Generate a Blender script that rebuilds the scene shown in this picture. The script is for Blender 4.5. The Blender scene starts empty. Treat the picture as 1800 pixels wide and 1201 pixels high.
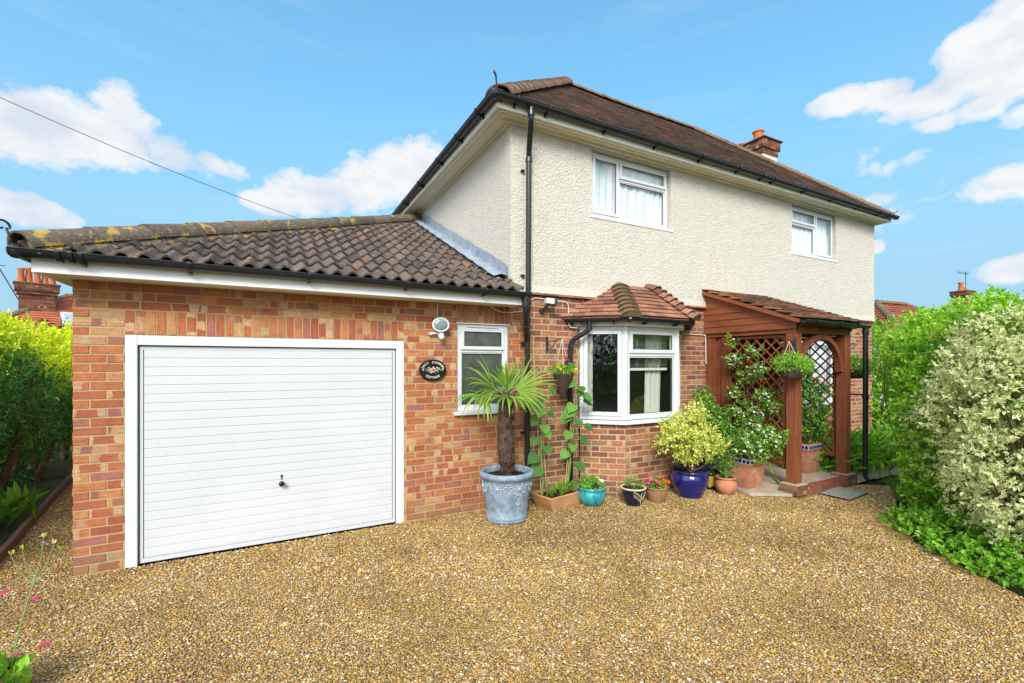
import bpy, math, random
import numpy as np
random.seed(7); rng = np.random.default_rng(11)
PI = math.pi
def R(d): return math.radians(d)
sc = bpy.context.scene
COL = bpy.data.collections.new('scene'); sc.collection.children.link(COL)
A = np.array
def nz(v):
    v = np.asarray(v, float); n = np.linalg.norm(v, axis=-1, keepdims=True); return v/np.maximum(n, 1e-9)

# ------------------------------------------------------------------ mesh builder
class MB:
    def __init__(s): s.v=[]; s.f={}; s.n=0
    def add(s, v, f, rnd=0.5, uv=None, r2=0.5):
        v=np.asarray(v,float).reshape(-1,3); f=np.asarray(f,int)
        k=f.shape[1]; m=f.shape[0]
        rn=np.broadcast_to(np.asarray(rnd,float),(m,)); r2=np.broadcast_to(np.asarray(r2,float),(m,))
        if uv is None: uv=np.zeros((m,k,2))
        s.v.append(v); s.f.setdefault(k,[]).append((f+s.n,rn,r2,np.asarray(uv,float))); s.n+=len(v)
    def poly(s, pts, rnd=0.5, uv=None, r2=.5): s.add(pts,[list(range(len(pts)))],rnd,None if uv is None else [uv],r2)
    def box(s, lo, hi, rnd=0.5):
        lo=A(lo,float); hi=A(hi,float); s.obox((lo+hi)/2,np.eye(3),(hi-lo)/2,rnd)
    def obox(s, c, ax, h, rnd=0.5):
        ax=np.asarray(ax,float); c=A(c,float)
        v=[c+sx*h[0]*ax[0]+sy*h[1]*ax[1]+sz*h[2]*ax[2] for sx in(-1,1) for sy in(-1,1) for sz in(-1,1)]
        s.add(v,[[0,1,3,2],[4,6,7,5],[0,4,5,1],[2,3,7,6],[0,2,6,4],[1,5,7,3]],rnd)
    def bar(s, p0, p1, w, h, up=(0,0,1), rnd=0.5):
        p0=A(p0,float);p1=A(p1,float); a=nz(p1-p0); b=nz(np.cross(up,a)); c=np.cross(a,b)
        s.obox((p0+p1)/2,[a,b,c],(np.linalg.norm(p1-p0)/2,w/2,h/2),rnd)
    def tube(s, pts, r, n=10, rnd=0.5, cap=True):
        pts=np.asarray(pts,float); m=len(pts); r=np.broadcast_to(np.asarray(r,float),(m,))
        t=np.gradient(pts,axis=0); t=nz(t)
        ref=A([0,0,1.]) if abs(t[0][2])<.9 else A([1.,0,0])
        b=nz(np.cross(ref,t[0])); V=[]
        for i in range(m):
            b=nz(b-t[i]*np.dot(b,t[i])); c=np.cross(t[i],b)
            for k in range(n):
                a=2*PI*k/n; V.append(pts[i]+r[i]*(math.cos(a)*b+math.sin(a)*c))
        F=[[i*n+k,i*n+(k+1)%n,(i+1)*n+(k+1)%n,(i+1)*n+k] for i in range(m-1) for k in range(n)]
        s.add(V,F,rnd)
        if cap:
            s.add(V[:n],[list(range(n))[::-1]],rnd); s.add(V[-n:],[list(range(n))],rnd)
    def lathe(s, c, prof, n=36, rnd=0.5, squash=None):
        c=A(c,float); V=[]
        for (r,z) in prof:
            for k in range(n):
                a=2*PI*k/n; V.append(c+A([r*math.cos(a),r*math.sin(a),z]))
        m=len(prof)
        F=[[i*n+k,i*n+(k+1)%n,(i+1)*n+(k+1)%n,(i+1)*n+k] for i in range(m-1) for k in range(n)]
        s.add(V,F,rnd)
    def disc(s, c, r, n=28, rnd=.5, nrm=(0,0,1)):
        c=A(c,float); nrm=nz(nrm); b=nz(np.cross(nrm,(0.3,.9,.2))); d=np.cross(nrm,b)
        s.add([c+r*(math.cos(2*PI*k/n)*b+math.sin(2*PI*k/n)*d) for k in range(n)],[list(range(n))],rnd)
    def ball(s, c, r, rnd=.5, n=8, sq=(1,1,1)):
        c=A(c,float); V=[];m=max(4,n//2+1)
        for i in range(m+1):
            ph=PI*i/m
            for k in range(n):
                a=2*PI*k/n; V.append(c+r*A([sq[0]*math.sin(ph)*math.cos(a),sq[1]*math.sin(ph)*math.sin(a),sq[2]*math.cos(ph)]))
        s.add(V,[[i*n+k,i*n+(k+1)%n,(i+1)*n+(k+1)%n,(i+1)*n+k] for i in range(m) for k in range(n)],rnd)
    def build(s, name, mat, base, smooth=False, bevel=0):
        V=np.concatenate(s.v) if s.v else np.zeros((0,3))
        V=V-A(base,float)
        ls=[];lt=[];rn=[];r2=[];uv=[]
        for k,L in s.f.items():
            for f,r,q,u in L:
                ls.append(f.ravel()); lt.append(np.full(len(f),k)); rn.append(r); r2.append(q); uv.append(u.reshape(-1,2))
        ls=np.concatenate(ls); lt=np.concatenate(lt)
        me=bpy.data.meshes.new(name)
        me.vertices.add(len(V)); me.vertices.foreach_set('co',V.ravel().astype(np.float32))
        me.loops.add(len(ls)); me.loops.foreach_set('vertex_index',ls.astype(np.int32))
        me.polygons.add(len(lt)); st=np.concatenate([[0],np.cumsum(lt)[:-1]])
        me.polygons.foreach_set('loop_start',st.astype(np.int32)); me.polygons.foreach_set('loop_total',lt.astype(np.int32))
        me.polygons.foreach_set('use_smooth',np.full(len(lt),bool(smooth)))
        me.update(calc_edges=True)
        for nm,arr in(('rnd',rn),('rnd2',r2)):
            at=me.attributes.new(nm,'FLOAT','FACE'); at.data.foreach_set('value',np.concatenate(arr).astype(np.float32))
        ul=me.uv_layers.new(name='uv'); ul.data.foreach_set('uv',np.concatenate(uv).ravel().astype(np.float32))
        me.materials.append(mat)
        o=bpy.data.objects.new(name,me); COL.objects.link(o)
        if bevel:
            b=o.modifiers.new('b','BEVEL'); b.width=bevel; b.segments=2; b.limit_method='ANGLE'; b.harden_normals=False
        return o

def root_of(p):
    while p.parent: p=p.parent
    return p
def part(name, mb, mat, parent, smooth=False, bevel=0, label=None, group=None):
    o=mb.build(name,mat,tuple(root_of(parent).location),smooth,bevel); o.parent=parent
    if label: o['label']=label
    if group: o['group']=group
    return o
def thing(name, label, cat, loc, group=None):
    o=bpy.data.objects.new(name,None); COL.objects.link(o); o.location=loc; o.empty_display_size=.1
    o['label']=label; o['category']=cat
    if group: o['group']=group
    return o
def solo(name, mb, mat, label, cat, loc, smooth=False, bevel=0, group=None, kind=None):
    o=mb.build(name,mat,loc,smooth,bevel); o.location=loc
    if label: o['label']=label
    if cat: o['category']=cat
    if group: o['group']=group
    if kind: o['kind']=kind
    return o
def struct(name, mb, mat, smooth=False, label=None):
    o=mb.build(name,mat,(0,0,0),smooth); o['kind']='structure'
    if label: o['label']=label
    return o

# ------------------------------------------------------------------ materials
class NT:
    def __init__(s,name,tree=None):
        if tree is None:
            s.m=bpy.data.materials.new(name); s.m.use_nodes=True; s.t=s.m.node_tree
        else: s.m=None; s.t=tree
        s.t.nodes.clear()
    def n(s,ty,**kw):
        nd=s.t.nodes.new(ty)
        for k,v in kw.items():
            if k.startswith('i_'): nd.inputs[k[2:].replace('_',' ')].default_value=v
            else: setattr(nd,k,v)
        return nd
    def l(s,a,b): s.t.links.new(a,b)
    def co(s,kind='Object'): return s.n('ShaderNodeTexCoord').outputs[kind]
    def map(s,v,scale=(1,1,1),rot=(0,0,0),loc=(0,0,0)):
        m=s.n('ShaderNodeMapping'); m.inputs['Scale'].default_value=scale; m.inputs['Rotation'].default_value=rot; m.inputs['Location'].default_value=loc
        s.l(v,m.inputs['Vector']); return m.outputs[0]
    def noise(s,v,scale,detail=3,rough=.6,dist=0):
        q=s.n('ShaderNodeTexNoise'); q.inputs['Scale'].default_value=scale; q.inputs['Detail'].default_value=detail; q.inputs['Roughness'].default_value=rough; q.inputs['Distortion'].default_value=dist
        if v is not None: s.l(v,q.inputs['Vector'])
        return q.outputs['Fac']
    def vor(s,v,scale,out='Distance',feature='F1'):
        q=s.n('ShaderNodeTexVoronoi'); q.feature=feature; q.inputs['Scale'].default_value=scale
        s.l(v,q.inputs['Vector']); return q.outputs[out]
    def attr(s,name,out='Fac'): return s.n('ShaderNodeAttribute',attribute_name=name).outputs[out]
    def ramp(s,fac,stops,interp='LINEAR'):
        r=s.n('ShaderNodeValToRGB'); cr=r.color_ramp; cr.interpolation=interp
        while len(cr.elements)<len(stops): cr.elements.new(.5)
        for e,(p,c) in zip(cr.elements,stops):
            e.position=p; e.color=(c,c,c,1) if isinstance(c,(int,float)) else (*c,1)
        s.l(fac,r.inputs[0]); return r.outputs[0]
    def mix(s,fac,a,b,mode='MIX'):
        m=s.n('ShaderNodeMix'); m.data_type='RGBA'; m.blend_type=mode
        for inp,v in((0,fac),(6,a),(7,b)):
            if isinstance(v,(int,float)): m.inputs[inp].default_value=v if inp==0 else (v,v,v,1)
            elif isinstance(v,tuple): m.inputs[inp].default_value=(*v,1)
            else: s.l(v,m.inputs[inp])
        return m.outputs[2]
    def math(s,op,a,b=0,clamp=False):
        m=s.n('ShaderNodeMath'); m.operation=op; m.use_clamp=clamp
        for i,v in((0,a),(1,b)):
            if isinstance(v,(int,float)): m.inputs[i].default_value=v
            else: s.l(v,m.inputs[i])
        return m.outputs[0]
    def mulv(s,c,f,lo,hi):
        return s.mix(1.0,c,s.ramp(f,[(0.25,lo),(0.75,hi)]),'MULTIPLY')
    def bump(s,h,strength=.5,dist=.01,nrm=None):
        b=s.n('ShaderNodeBump'); b.inputs['Strength'].default_value=strength; b.inputs['Distance'].default_value=dist
        s.l(h,b.inputs['Height'])
        if nrm is not None: s.l(nrm,b.inputs['Normal'])
        return b.outputs[0]
    def out(s,col,rough=.7,nrm=None,spec=.5,metal=0,coat=0,**kw):
        p=s.n('ShaderNodeBsdfPrincipled')
        if isinstance(col,tuple): p.inputs['Base Color'].default_value=(*col,1)
        else: s.l(col,p.inputs['Base Color'])
        if isinstance(rough,(int,float)): p.inputs['Roughness'].default_value=rough
        else: s.l(rough,p.inputs['Roughness'])
        p.inputs['Specular IOR Level'].default_value=spec; p.inputs['Metallic'].default_value=metal; p.inputs['Coat Weight'].default_value=coat
        if nrm is not None: s.l(nrm,p.inputs['Normal'])
        o=s.n('ShaderNodeOutputMaterial'); s.l(p.outputs[0],o.inputs[0]); s.p=p; return s.m

def simple(name,col,rough=.5,spec=.5,var=.12,ns=6,bs=None,bst=.2,bd=.004,metal=0,coat=0):
    t=NT(name); c=t.co(); n=t.noise(c,ns,5)
    cc=t.mulv(t.mix(0,col,col),n,1-var,1+var)
    nr=t.bump(t.noise(c,bs,4),bst,bd) if bs else None
    return t.out(cc,rough,nr,spec,metal,coat)

def brick_mat(name,stops,kiss,streak=.35,dirt=.25):
    t=NT(name); r=t.attr('rnd'); r2=t.attr('rnd2'); c=t.co(); uv=t.n('ShaderNodeUVMap',uv_map='uv').outputs[0]
    col=t.ramp(r,stops)
    # fine drag lines along the brick, kiss marks as soft bands across it
    sx=t.n('ShaderNodeSeparateXYZ'); t.l(uv,sx.inputs[0])
    cb=t.n('ShaderNodeCombineXYZ'); t.l(t.math('MULTIPLY',sx.outputs[0],6),cb.inputs[0]); t.l(t.math('MULTIPLY',sx.outputs[1],90),cb.inputs[1]); t.l(t.math('MULTIPLY',r,37),cb.inputs[2])
    st=t.noise(cb.outputs[0],1,3,.7)
    if kiss>0:
        w=t.math('ADD',t.math('MULTIPLY',sx.outputs[0],30),t.math('MULTIPLY',r,60))
        wob=t.noise(t.map(c,(9,9,9)),1,3)
        w=t.math('SINE',t.math('ADD',w,t.math('MULTIPLY',wob,2.5)))
        w=t.ramp(w,[(.42,0.),(.58,1.)])
        k=t.math('MULTIPLY',w,t.ramp(r2,[(1-kiss-.02,0.),(1-kiss,.7),(1,.9)]))
        kc=t.mix(t.ramp(r,[(.3,0.),(.7,1.)]),(.66,.43,.25),(.32,.12,.10))
        kc=t.mix(t.ramp(r2,[(.9,0.),(.92,1.)]),kc,(.52,.36,.2))
        col=t.mix(k,col,kc)
    n1=t.noise(c,28,5,.7); n2=t.noise(c,1.3,3)
    col=t.mulv(col,st,1-streak,1+streak*.6)
    col=t.mulv(col,n1,.78,1.2)
    col=t.mulv(col,n2,1-dirt,1+dirt*.5)
    sz=t.n('ShaderNodeSeparateXYZ'); t.l(c,sz.inputs[0]); ft=t.ramp(t.math('ADD',sz.outputs[2],t.math('MULTIPLY',t.noise(c,5,4),.35)),[(.18,.55),(.42,0.)]); col=t.mix(ft,col,(.20,.15,.085))
    eff=t.ramp(t.noise(c,2.3,5,.7),[(.60,0.),(.78,.28)]); col=t.mix(eff,col,(.55,.46,.36))
    pit=t.ramp(t.noise(c,210,2),[(.3,.35),(.42,1.)])
    col=t.mix(1.0,col,pit,'MULTIPLY')
    h=t.math('ADD',t.math('MULTIPLY',st,.7),t.math('MULTIPLY',t.noise(c,160,3),.6))
    return t.out(col,.88,t.bump(h,.7,.005),.25)
def mortar_mat(name,c1,c2):
    t=NT(name); c=t.co(); col=t.mix(t.noise(c,3,5),c1,c2); col=t.mulv(col,t.noise(c,60,4,.8),.7,1.2)
    return t.out(col,.95,t.bump(t.noise(c,180,3),.7,.006),.1)

def leaf_mat(name,stops,margin=None,trans=.35,rough=.38,spec=.45,mix_lo=.30,mix_hi=.42):
    t=NT(name); r=t.attr('rnd'); col=t.ramp(r,stops)
    uv=t.n('ShaderNodeUVMap',uv_map='uv').outputs[0]; sx=t.n('ShaderNodeSeparateXYZ'); t.l(uv,sx.inputs[0])
    e=t.math('ABSOLUTE',t.math('SUBTRACT',sx.outputs[1],.5))
    if margin:
        col=t.mix(t.ramp(t.math('ADD',e,t.math('MULTIPLY',t.attr('rnd2'),.35)),[(mix_lo,0.),(mix_hi,1.)]),col,margin)
    else:
        col=t.mix(t.ramp(e,[(0,.35),(.07,0.)]),col,t.mix(1.0,col,(1.6,1.7,1.3),'MULTIPLY'))
    p=t.n('ShaderNodeBsdfPrincipled'); t.l(col,p.inputs['Base Color']); p.inputs['Roughness'].default_value=rough; p.inputs['Specular IOR Level'].default_value=spec
    tr=t.n('ShaderNodeBsdfTranslucent'); t.l(t.mix(1.0,col,(1.25,1.3,.7),'MULTIPLY'),tr.inputs[0])
    mx=t.n('ShaderNodeMixShader'); mx.inputs[0].default_value=trans; t.l(p.outputs[0],mx.inputs[1]); t.l(tr.outputs[0],mx.inputs[2])
    o=t.n('ShaderNodeOutputMaterial'); t.l(mx.outputs[0],o.inputs[0]); return t.m

M={}
def init_mats():
    M['gbrick']=brick_mat('garage brick',[(0,(.36,.105,.06)),(.2,(.43,.135,.07)),(.5,(.48,.165,.075)),(.68,(.51,.20,.085)),(.80,(.54,.26,.12)),(.89,(.56,.34,.18)),(.95,(.42,.16,.12)),(1,(.36,.14,.12))],.42)
    M['hbrick']=brick_mat('house brick',[(0,(.21,.085,.06)),(.25,(.32,.11,.07)),(.5,(.39,.145,.08)),(.75,(.44,.19,.095)),(.92,(.44,.26,.13)),(1,(.24,.11,.09))],.12,.4)
    M['cbrick']=brick_mat('chimney brick',[(0,(.12,.04,.025)),(.5,(.24,.085,.05)),(1,(.32,.14,.08))],.1,.4)
    M['redbrick']=brick_mat('step brick',[(0,(.26,.04,.035)),(.5,(.36,.06,.045)),(1,(.42,.09,.06))],0,.2)
    M['pierbrick']=brick_mat('pier brick',[(0,(.15,.05,.035)),(.5,(.27,.09,.055)),(1,(.36,.16,.1))],.1,.4)
    M['gmortar']=mortar_mat('garage mortar',(.52,.37,.17),(.44,.34,.15))
    M['hmortar']=mortar_mat('house mortar',(.55,.43,.27),(.46,.36,.22))
    # roughcast
    t=NT('roughcast render'); c=t.co()
    n=t.noise(t.map(c,(1,1,1.35)),44,3,.55,.5); n0=t.noise(c,20,2,.5)
    h=t.math('ADD',t.ramp(n,[(.35,0.),(.65,1.)]),t.math('MULTIPLY',n0,.8))
    col=t.mulv(t.mix(t.noise(c,.7,4),(.70,.65,.565),(.665,.612,.52)),t.noise(c,9,5,.7),.94,1.05)
    pit=t.ramp(t.noise(c,38,3,.6),[(.28,0.50),(.36,1.)])
    col=t.mix(1.0,col,pit,'MULTIPLY')
    stx=t.noise(t.map(c,(2.5,2.5,.35)),2.2,4); col=t.mix(t.ramp(stx,[(.55,0.),(.8,.25)]),col,(.52,.47,.36))
    M['render']=t.out(col,.93,t.bump(h,.75,.014),.15)
    t=NT('plain render'); c=t.co(); M['whiterender']=t.out(t.mulv(t.mix(0,(.72,.69,.62),(.7,.7,.7)),t.noise(c,6,5),.75,1.05),.9,t.bump(t.noise(c,60,4),.5,.01),.2)
    # clay tiles
    def tilem(name,stops,lich,lichc,amt,bs=90,sp=0.0):
        t=NT(name); c=t.co(); col=t.ramp(t.attr('rnd'),stops)
        col=t.mulv(col,t.noise(c,1.5,4),.72,1.22); col=t.mulv(col,t.noise(c,38,5,.75),.65,1.3)
        l=t.ramp(t.noise(c,lich,6,.75),[(1-amt,0.),(1-amt+.05,1.)]); col=t.mix(t.math('MULTIPLY',l,.85),col,lichc)
        if sp:
            s2=t.ramp(t.noise(c,30,2,.5),[(1-sp,0.),(1-sp+.03,1.)]); col=t.mix(s2,col,(.55,.52,.43))
        return t.out(col,.9,t.bump(t.noise(c,bs,4,.7),.6,.008),.2)
    M['rooftile']=tilem('old clay tile',[(0,(.11,.082,.072)),(.3,(.155,.11,.093)),(.6,(.195,.132,.108)),(.85,(.235,.145,.11)),(.96,(.38,.17,.10)),(1,(.26,.21,.14))],14,(.17,.14,.085),.42,90,.265)
    M['baytile']=tilem('bay clay tile',[(0,(.15,.075,.06)),(.3,(.26,.115,.078)),(.6,(.34,.15,.09)),(.85,(.39,.185,.11)),(1,(.22,.125,.10))],10,(.19,.15,.10),.38)
    M['bonnet']=tilem('bonnet hip tile',[(0,(.14,.075,.05)),(.5,(.22,.105,.06)),(1,(.28,.12,.07))],9,(.17,.15,.08),.55)
    M['porchtile']=tilem('porch clay tile',[(0,(.09,.05,.04)),(.4,(.19,.095,.06)),(.75,(.32,.16,.09)),(1,(.4,.24,.13))],12,(.17,.14,.10),.40,90,.28)
    M['hiptile']=tilem('brown half round hip tile',[(0,(.17,.115,.09)),(.5,(.22,.14,.105)),(.9,(.25,.155,.115)),(1,(.34,.13,.07))],11,(.27,.22,.12),.4)
    M['farroof']=tilem('far red roof tile',[(0,(.33,.085,.04)),(.5,(.43,.12,.055)),(1,(.5,.165,.08))],3,(.22,.12,.08),.35)
    M['farroof2']=tilem('far brown roof tile',[(0,(.2,.06,.04)),(.5,(.28,.085,.05)),(1,(.33,.11,.065))],3,(.16,.09,.06),.35)
    # concrete pantile with orange lichen
    for nm,oa in(('pantile',.335),('garagehip',.40)):
        t=NT(nm); c=t.co(); 
        col=t.ramp(t.attr('rnd'),[(0,(.075,.056,.048)),(.5,(.125,.092,.076)),(.85,(.165,.12,.098)),(1,(.19,.115,.085))])
        if nm=='garagehip': col=t.mix(.45,col,(.15,.125,.085))
        col=t.mulv(col,t.noise(c,2,4),.8,1.2); col=t.mulv(col,t.noise(c,45,5,.8),.5,1.5)
        g=t.ramp(t.noise(c,16,5,.7),[(.56,0.),(.66,1.)]); col=t.mix(t.math('MULTIPLY',g,.6),col,(.24,.21,.15))
        # lichen grows on the wetter left end and along the hip
        sp=t.n('ShaderNodeSeparateXYZ'); t.l(c,sp.inputs[0])
        gl=t.ramp(t.math('MULTIPLY',t.math('ADD',sp.outputs[0],2.2),.2),[(0,.10 if nm=='garagehip' else .05),(.55,0.0),(1,-.05)])
        ol=t.math('ADD',t.noise(t.map(c,(1,1,1),loc=(3,7,1)),8.5,4,.55,.6),gl)
        ol=t.math('ADD',ol,t.math('MULTIPLY',t.math('SUBTRACT',t.noise(c,48,4,.7),.5),.30)); ol=t.ramp(ol,[(1-oa-.02,0.),(1-oa+.05,1.)]); col=t.mix(t.math('MULTIPLY',ol,.92),col,t.mix(t.noise(c,40,3),(.46,.24,.03),(.52,.38,.10)))
        w=t.ramp(t.noise(c,50,3,.6),[(.64,0.),(.69,1.)]); col=t.mix(w,col,(.42,.40,.33))
        M[nm]=t.out(col,.92,t.bump(t.noise(c,70,5,.8),.8,.010),.2)
    M['lead']=simple('lead flashing',(.27,.32,.38),.55,.5,.3,7,25,.5,.01)
    t=NT('white upvc'); c=t.co(); M['upvc']=t.out(t.mulv(t.mix(0,(.65,.665,.685),(1.,1.,1.)),t.noise(c,4,4),.95,1.02),.25,None,.5)
    M['fascia']=simple('white painted fascia',(.88,.88,.87),.4,.4,.06,3)
    M['soffit']=simple('cream soffit board',(.78,.73,.60),.5,.3,.08,3)
    M['blackpvc']=simple('black plastic gutter',(.014,.016,.019),.28,.5,.3,5)
    M['iron']=simple('dark iron',(.03,.028,.028),.5,.5,.3,20)
    M['rustiron']=simple('rusty iron',(.10,.045,.025),.8,.3,.4,30)
    t=NT('garage door steel'); c=t.co(); M['doorwhite']=t.out(t.mulv(t.mix(0,(.585,.60,.615),(1.,1.,1.)),t.noise(c,1.5,5),.93,1.04),.38,None,.35)
    # wood stain with grain
    def wood(name,a,b,axis):
        t=NT(name); c=t.co(); s=[14,14,14]; s[axis]=.9
        g=t.noise(t.map(c,tuple(s)),3.5,6,.65,.4); col=t.mix(t.ramp(g,[(.3,0.),(.7,1.)]),a,b)
        col=t.mulv(col,t.noise(c,2.2,4),.8,1.2); s=[120,120,120]; s[axis]=3
        k=t.noise(t.map(c,tuple(s)),1,3); col=t.mulv(col,k,.8,1.15)
        return t.out(col,.6,t.bump(k,.5,.003),.3)
    M['woodz']=wood('stained post wood',(.15,.042,.018),(.27,.085,.035),2)
    M['woody']=wood('stained board wood',(.17,.045,.018),(.30,.095,.04),1)
    M['woodx']=wood('stained beam wood',(.14,.04,.018),(.25,.08,.035),0)
    M['edging']=wood('old edging timber',(.11,.06,.045),(.22,.13,.09),1)
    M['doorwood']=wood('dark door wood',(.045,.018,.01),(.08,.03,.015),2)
    M['cane']=wood('bamboo cane',(.45,.33,.13),(.55,.42,.18),2)
    # glass
    t=NT('window glass'); fr=t.n('ShaderNodeLayerWeight'); fr.inputs[0].default_value=.5
    gl=t.n('ShaderNodeBsdfGlossy'); gl.inputs['Roughness'].default_value=.01; gl.inputs[0].default_value=(.95,.97,1,1)
    tp=t.n('ShaderNodeBsdfTransparent'); tp.inputs[0].default_value=(.86,.9,.88,1)
    mx=t.n('ShaderNodeMixShader'); t.l(t.math('ADD',t.math('MULTIPLY',t.math('POWER',fr.outputs['Facing'],4),.8),.10),mx.inputs[0]); t.l(tp.outputs[0],mx.inputs[1]); t.l(gl.outputs[0],mx.inputs[2])
    o=t.n('ShaderNodeOutputMaterial'); t.l(mx.outputs[0],o.inputs[0]); M['glass']=t.m
    t=NT('obscure glass'); c=t.co(); nb=t.bump(t.vor(c,130),.35,.006)
    M['obscure']=t.out(t.mulv(t.mix(0,(.045,.055,.04),(1.,1.,1.)),t.noise(c,6,5,.7),.4,1.9),.12,nb,1.0)
    M['interior']=simple('dim room',(.30,.29,.27),.9,.1,.15,1)
    t=NT('curtain fabric'); c=t.co(); M['curtain']=t.out(t.mulv(t.mix(0,(.86,.88,.92),(1.,1.,1.)),t.noise(t.map(c,(14,14,.5)),1,3),.86,1.05),.9,None,.1)
    t=NT('patterned curtain'); c=t.co(); lf=t.ramp(t.vor(t.map(c,(1,1,.55)),13),[(.20,1.),(.25,0.)]); M['pcurtain']=t.out(t.mix(t.math('MULTIPLY',lf,.6),(.62,.60,.54),(.25,.2,.1)),.9)
    M['blind']=simple('venetian blind',(.8,.82,.82),.5,.4,.05,2)
    M['soil']=simple('potting soil',(.035,.024,.017),.95,.1,.4,40,60,1,.02)
    M['terra']=simple('terracotta',(.50,.21,.105),.8,.25,.28,9,50,.3,.004)
    t=NT('weathered terracotta'); c=t.co(); col=t.mix(t.ramp(t.noise(c,7,6,.7),[(.5,0.),(.68,.75)]),(.46,.19,.115),(.55,.38,.27)); col=t.mulv(col,t.noise(c,25,4),.8,1.15); M['wterra']=t.out(col,.85,t.bump(t.noise(c,60,4),.4,.005),.2)
    M['wterra2']=simple('pale rose terracotta',(.44,.20,.13),.85,.2,.3,8,50,.4,.004)
    M['trough']=simple('orange terracotta trough',(.50,.25,.12),.8,.25,.3,5,40,.4,.004)
    t=NT('aged blue grey planter'); c=t.co(); cav=t.noise(c,11,6,.7)
    col=t.mix(t.ramp(cav,[(.35,0.),(.7,1.)]),(.13,.18,.245),(.33,.40,.48)); M['palmpot']=t.out(col,.6,t.bump(t.noise(c,40,4),.3,.004),.35)
    M['palmrelief']=simple('pale relief',(.34,.41,.48),.6,.35,.25,20)
    t=NT('turquoise glaze'); c=t.co(); col=t.mix(t.ramp(t.noise(t.map(c,(6,6,2.5)),2,5,.7),[(.35,0.),(.7,1.)]),(.012,.19,.22),(.05,.42,.42)); M['turq']=t.out(col,.12,None,.6,0,.6)
    M['cobalt']=simple('cobalt glaze',(.006,.012,.13),.10,.6,.3,3,coat=.7)
    M['navy']=simple('navy glaze',(.006,.010,.025),.15,.6,.3,3,coat=.5)
    M['tan']=simple('tan glazed clay',(.30,.17,.09),.35,.4,.2,9)
    M['cream']=simple('cream rim',(.60,.5,.35),.5,.4,.15,20)
    M['yellowpot']=simple('yellow glaze',(.55,.40,.08),.3,.5,.15,6)
    M['stonepot']=simple('grey stone pot',(.26,.24,.17),.9,.2,.3,10,50,.5,.006)
    M['bluetile']=simple('blue mosaic tile',(.008,.02,.16),.12,.6,.4,30)
    M['grout']=simple('pale grout',(.62,.6,.55),.9,.1,.1,30)
    t=NT('wicker'); c=t.co(); w=t.n('ShaderNodeTexWave'); w.bands_direction='Z'; w.inputs['Scale'].default_value=26; w.inputs['Distortion'].default_value=6; w.inputs['Detail'].default_value=3; w.inputs['Detail Scale'].default_value=3; t.l(c,w.inputs[0])
    M['wicker']=t.out(t.mix(w.outputs['Fac'],(.05,.028,.022),(.17,.11,.085)),.85,t.bump(w.outputs['Fac'],1,.012),.2)
    M['rope']=simple('chain',(.6,.58,.55),.6,.4,.1,20)
    M['stone']=simple('paving stone',(.40,.33,.25),.85,.25,.3,5,30,.4,.006)
    M['chimpot']=simple('orange chimney pot',(.53,.16,.055),.8,.2,.2,6)
    M['cap']=simple('weathered cap',(.15,.13,.09),.95,.1,.4,8)
    t=NT('bark'); c=t.co(); k=t.noise(t.map(c,(30,30,5)),1,5,.7); M['bark']=t.out(t.mix(k,(.07,.045,.03),(.22,.15,.10)),.95,t.bump(k,1,.02),.1)
    t=NT('palm fibre'); c=t.co(); k=t.noise(t.map(c,(70,70,14)),1,5,.75,.8); M['fibre']=t.out(t.mulv(t.mix(t.ramp(k,[(.3,0.),(.75,1.)]),(.035,.022,.016),(.20,.13,.095)),t.noise(c,14,4),.6,1.3),.95,t.bump(k,1,.02),.1)
    M['greenstem']=simple('green stem',(.20,.30,.08),.6,.3,.2,20)
    M['brownstem']=simple('woody stem',(.13,.09,.05),.9,.1,.3,20)
    # leaves
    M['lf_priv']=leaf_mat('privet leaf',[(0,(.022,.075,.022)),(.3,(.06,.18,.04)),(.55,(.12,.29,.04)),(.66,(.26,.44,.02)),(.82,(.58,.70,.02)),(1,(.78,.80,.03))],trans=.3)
    M['lf_green']=leaf_mat('fresh green leaf',[(0,(.06,.18,.02)),(.35,(.14,.36,.03)),(.75,(.30,.56,.045)),(1,(.48,.68,.09))],trans=.45)
    M['lf_dark']=leaf_mat('dark green leaf',[(0,(.015,.05,.018)),(.5,(.035,.12,.035)),(1,(.08,.21,.05))],trans=.2)
    M['lf_var']=leaf_mat('variegated leaf',[(0,(.12,.22,.06)),(.5,(.24,.36,.11)),(1,(.70,.71,.36))],margin=(.80,.77,.48),trans=.35,mix_lo=.27,mix_hi=.40)
    M['lf_gold']=leaf_mat('golden leaf',[(0,(.18,.32,.04)),(.25,(.46,.52,.06)),(.7,(.74,.73,.18)),(1,(.82,.80,.38))],trans=.3)
    M['lf_jas']=leaf_mat('jasmine leaf',[(0,(.03,.10,.016)),(.4,(.08,.23,.024)),(.8,(.20,.40,.04)),(1,(.40,.56,.10))],trans=.3)
    M['lf_sun']=leaf_mat('sunflower leaf',[(0,(.045,.15,.022)),(1,(.15,.33,.05))],trans=.3,rough=.55)
    M['lf_palm']=leaf_mat('palm leaf',[(0,(.06,.15,.02)),(.5,(.14,.28,.03)),(1,(.34,.46,.07))],trans=.3)
    M['lf_lime']=leaf_mat('lime ground leaf',[(0,(.05,.17,.015)),(.5,(.16,.38,.03)),(1,(.30,.55,.05))],trans=.35)
    M['lf_grass']=leaf_mat('grass blade',[(0,(.05,.14,.015)),(1,(.17,.32,.04))],trans=.3)
    M['lf_cyp']=leaf_mat('cypress spray',[(0,(.012,.045,.016)),(1,(.035,.11,.03))],trans=.15)
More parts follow.
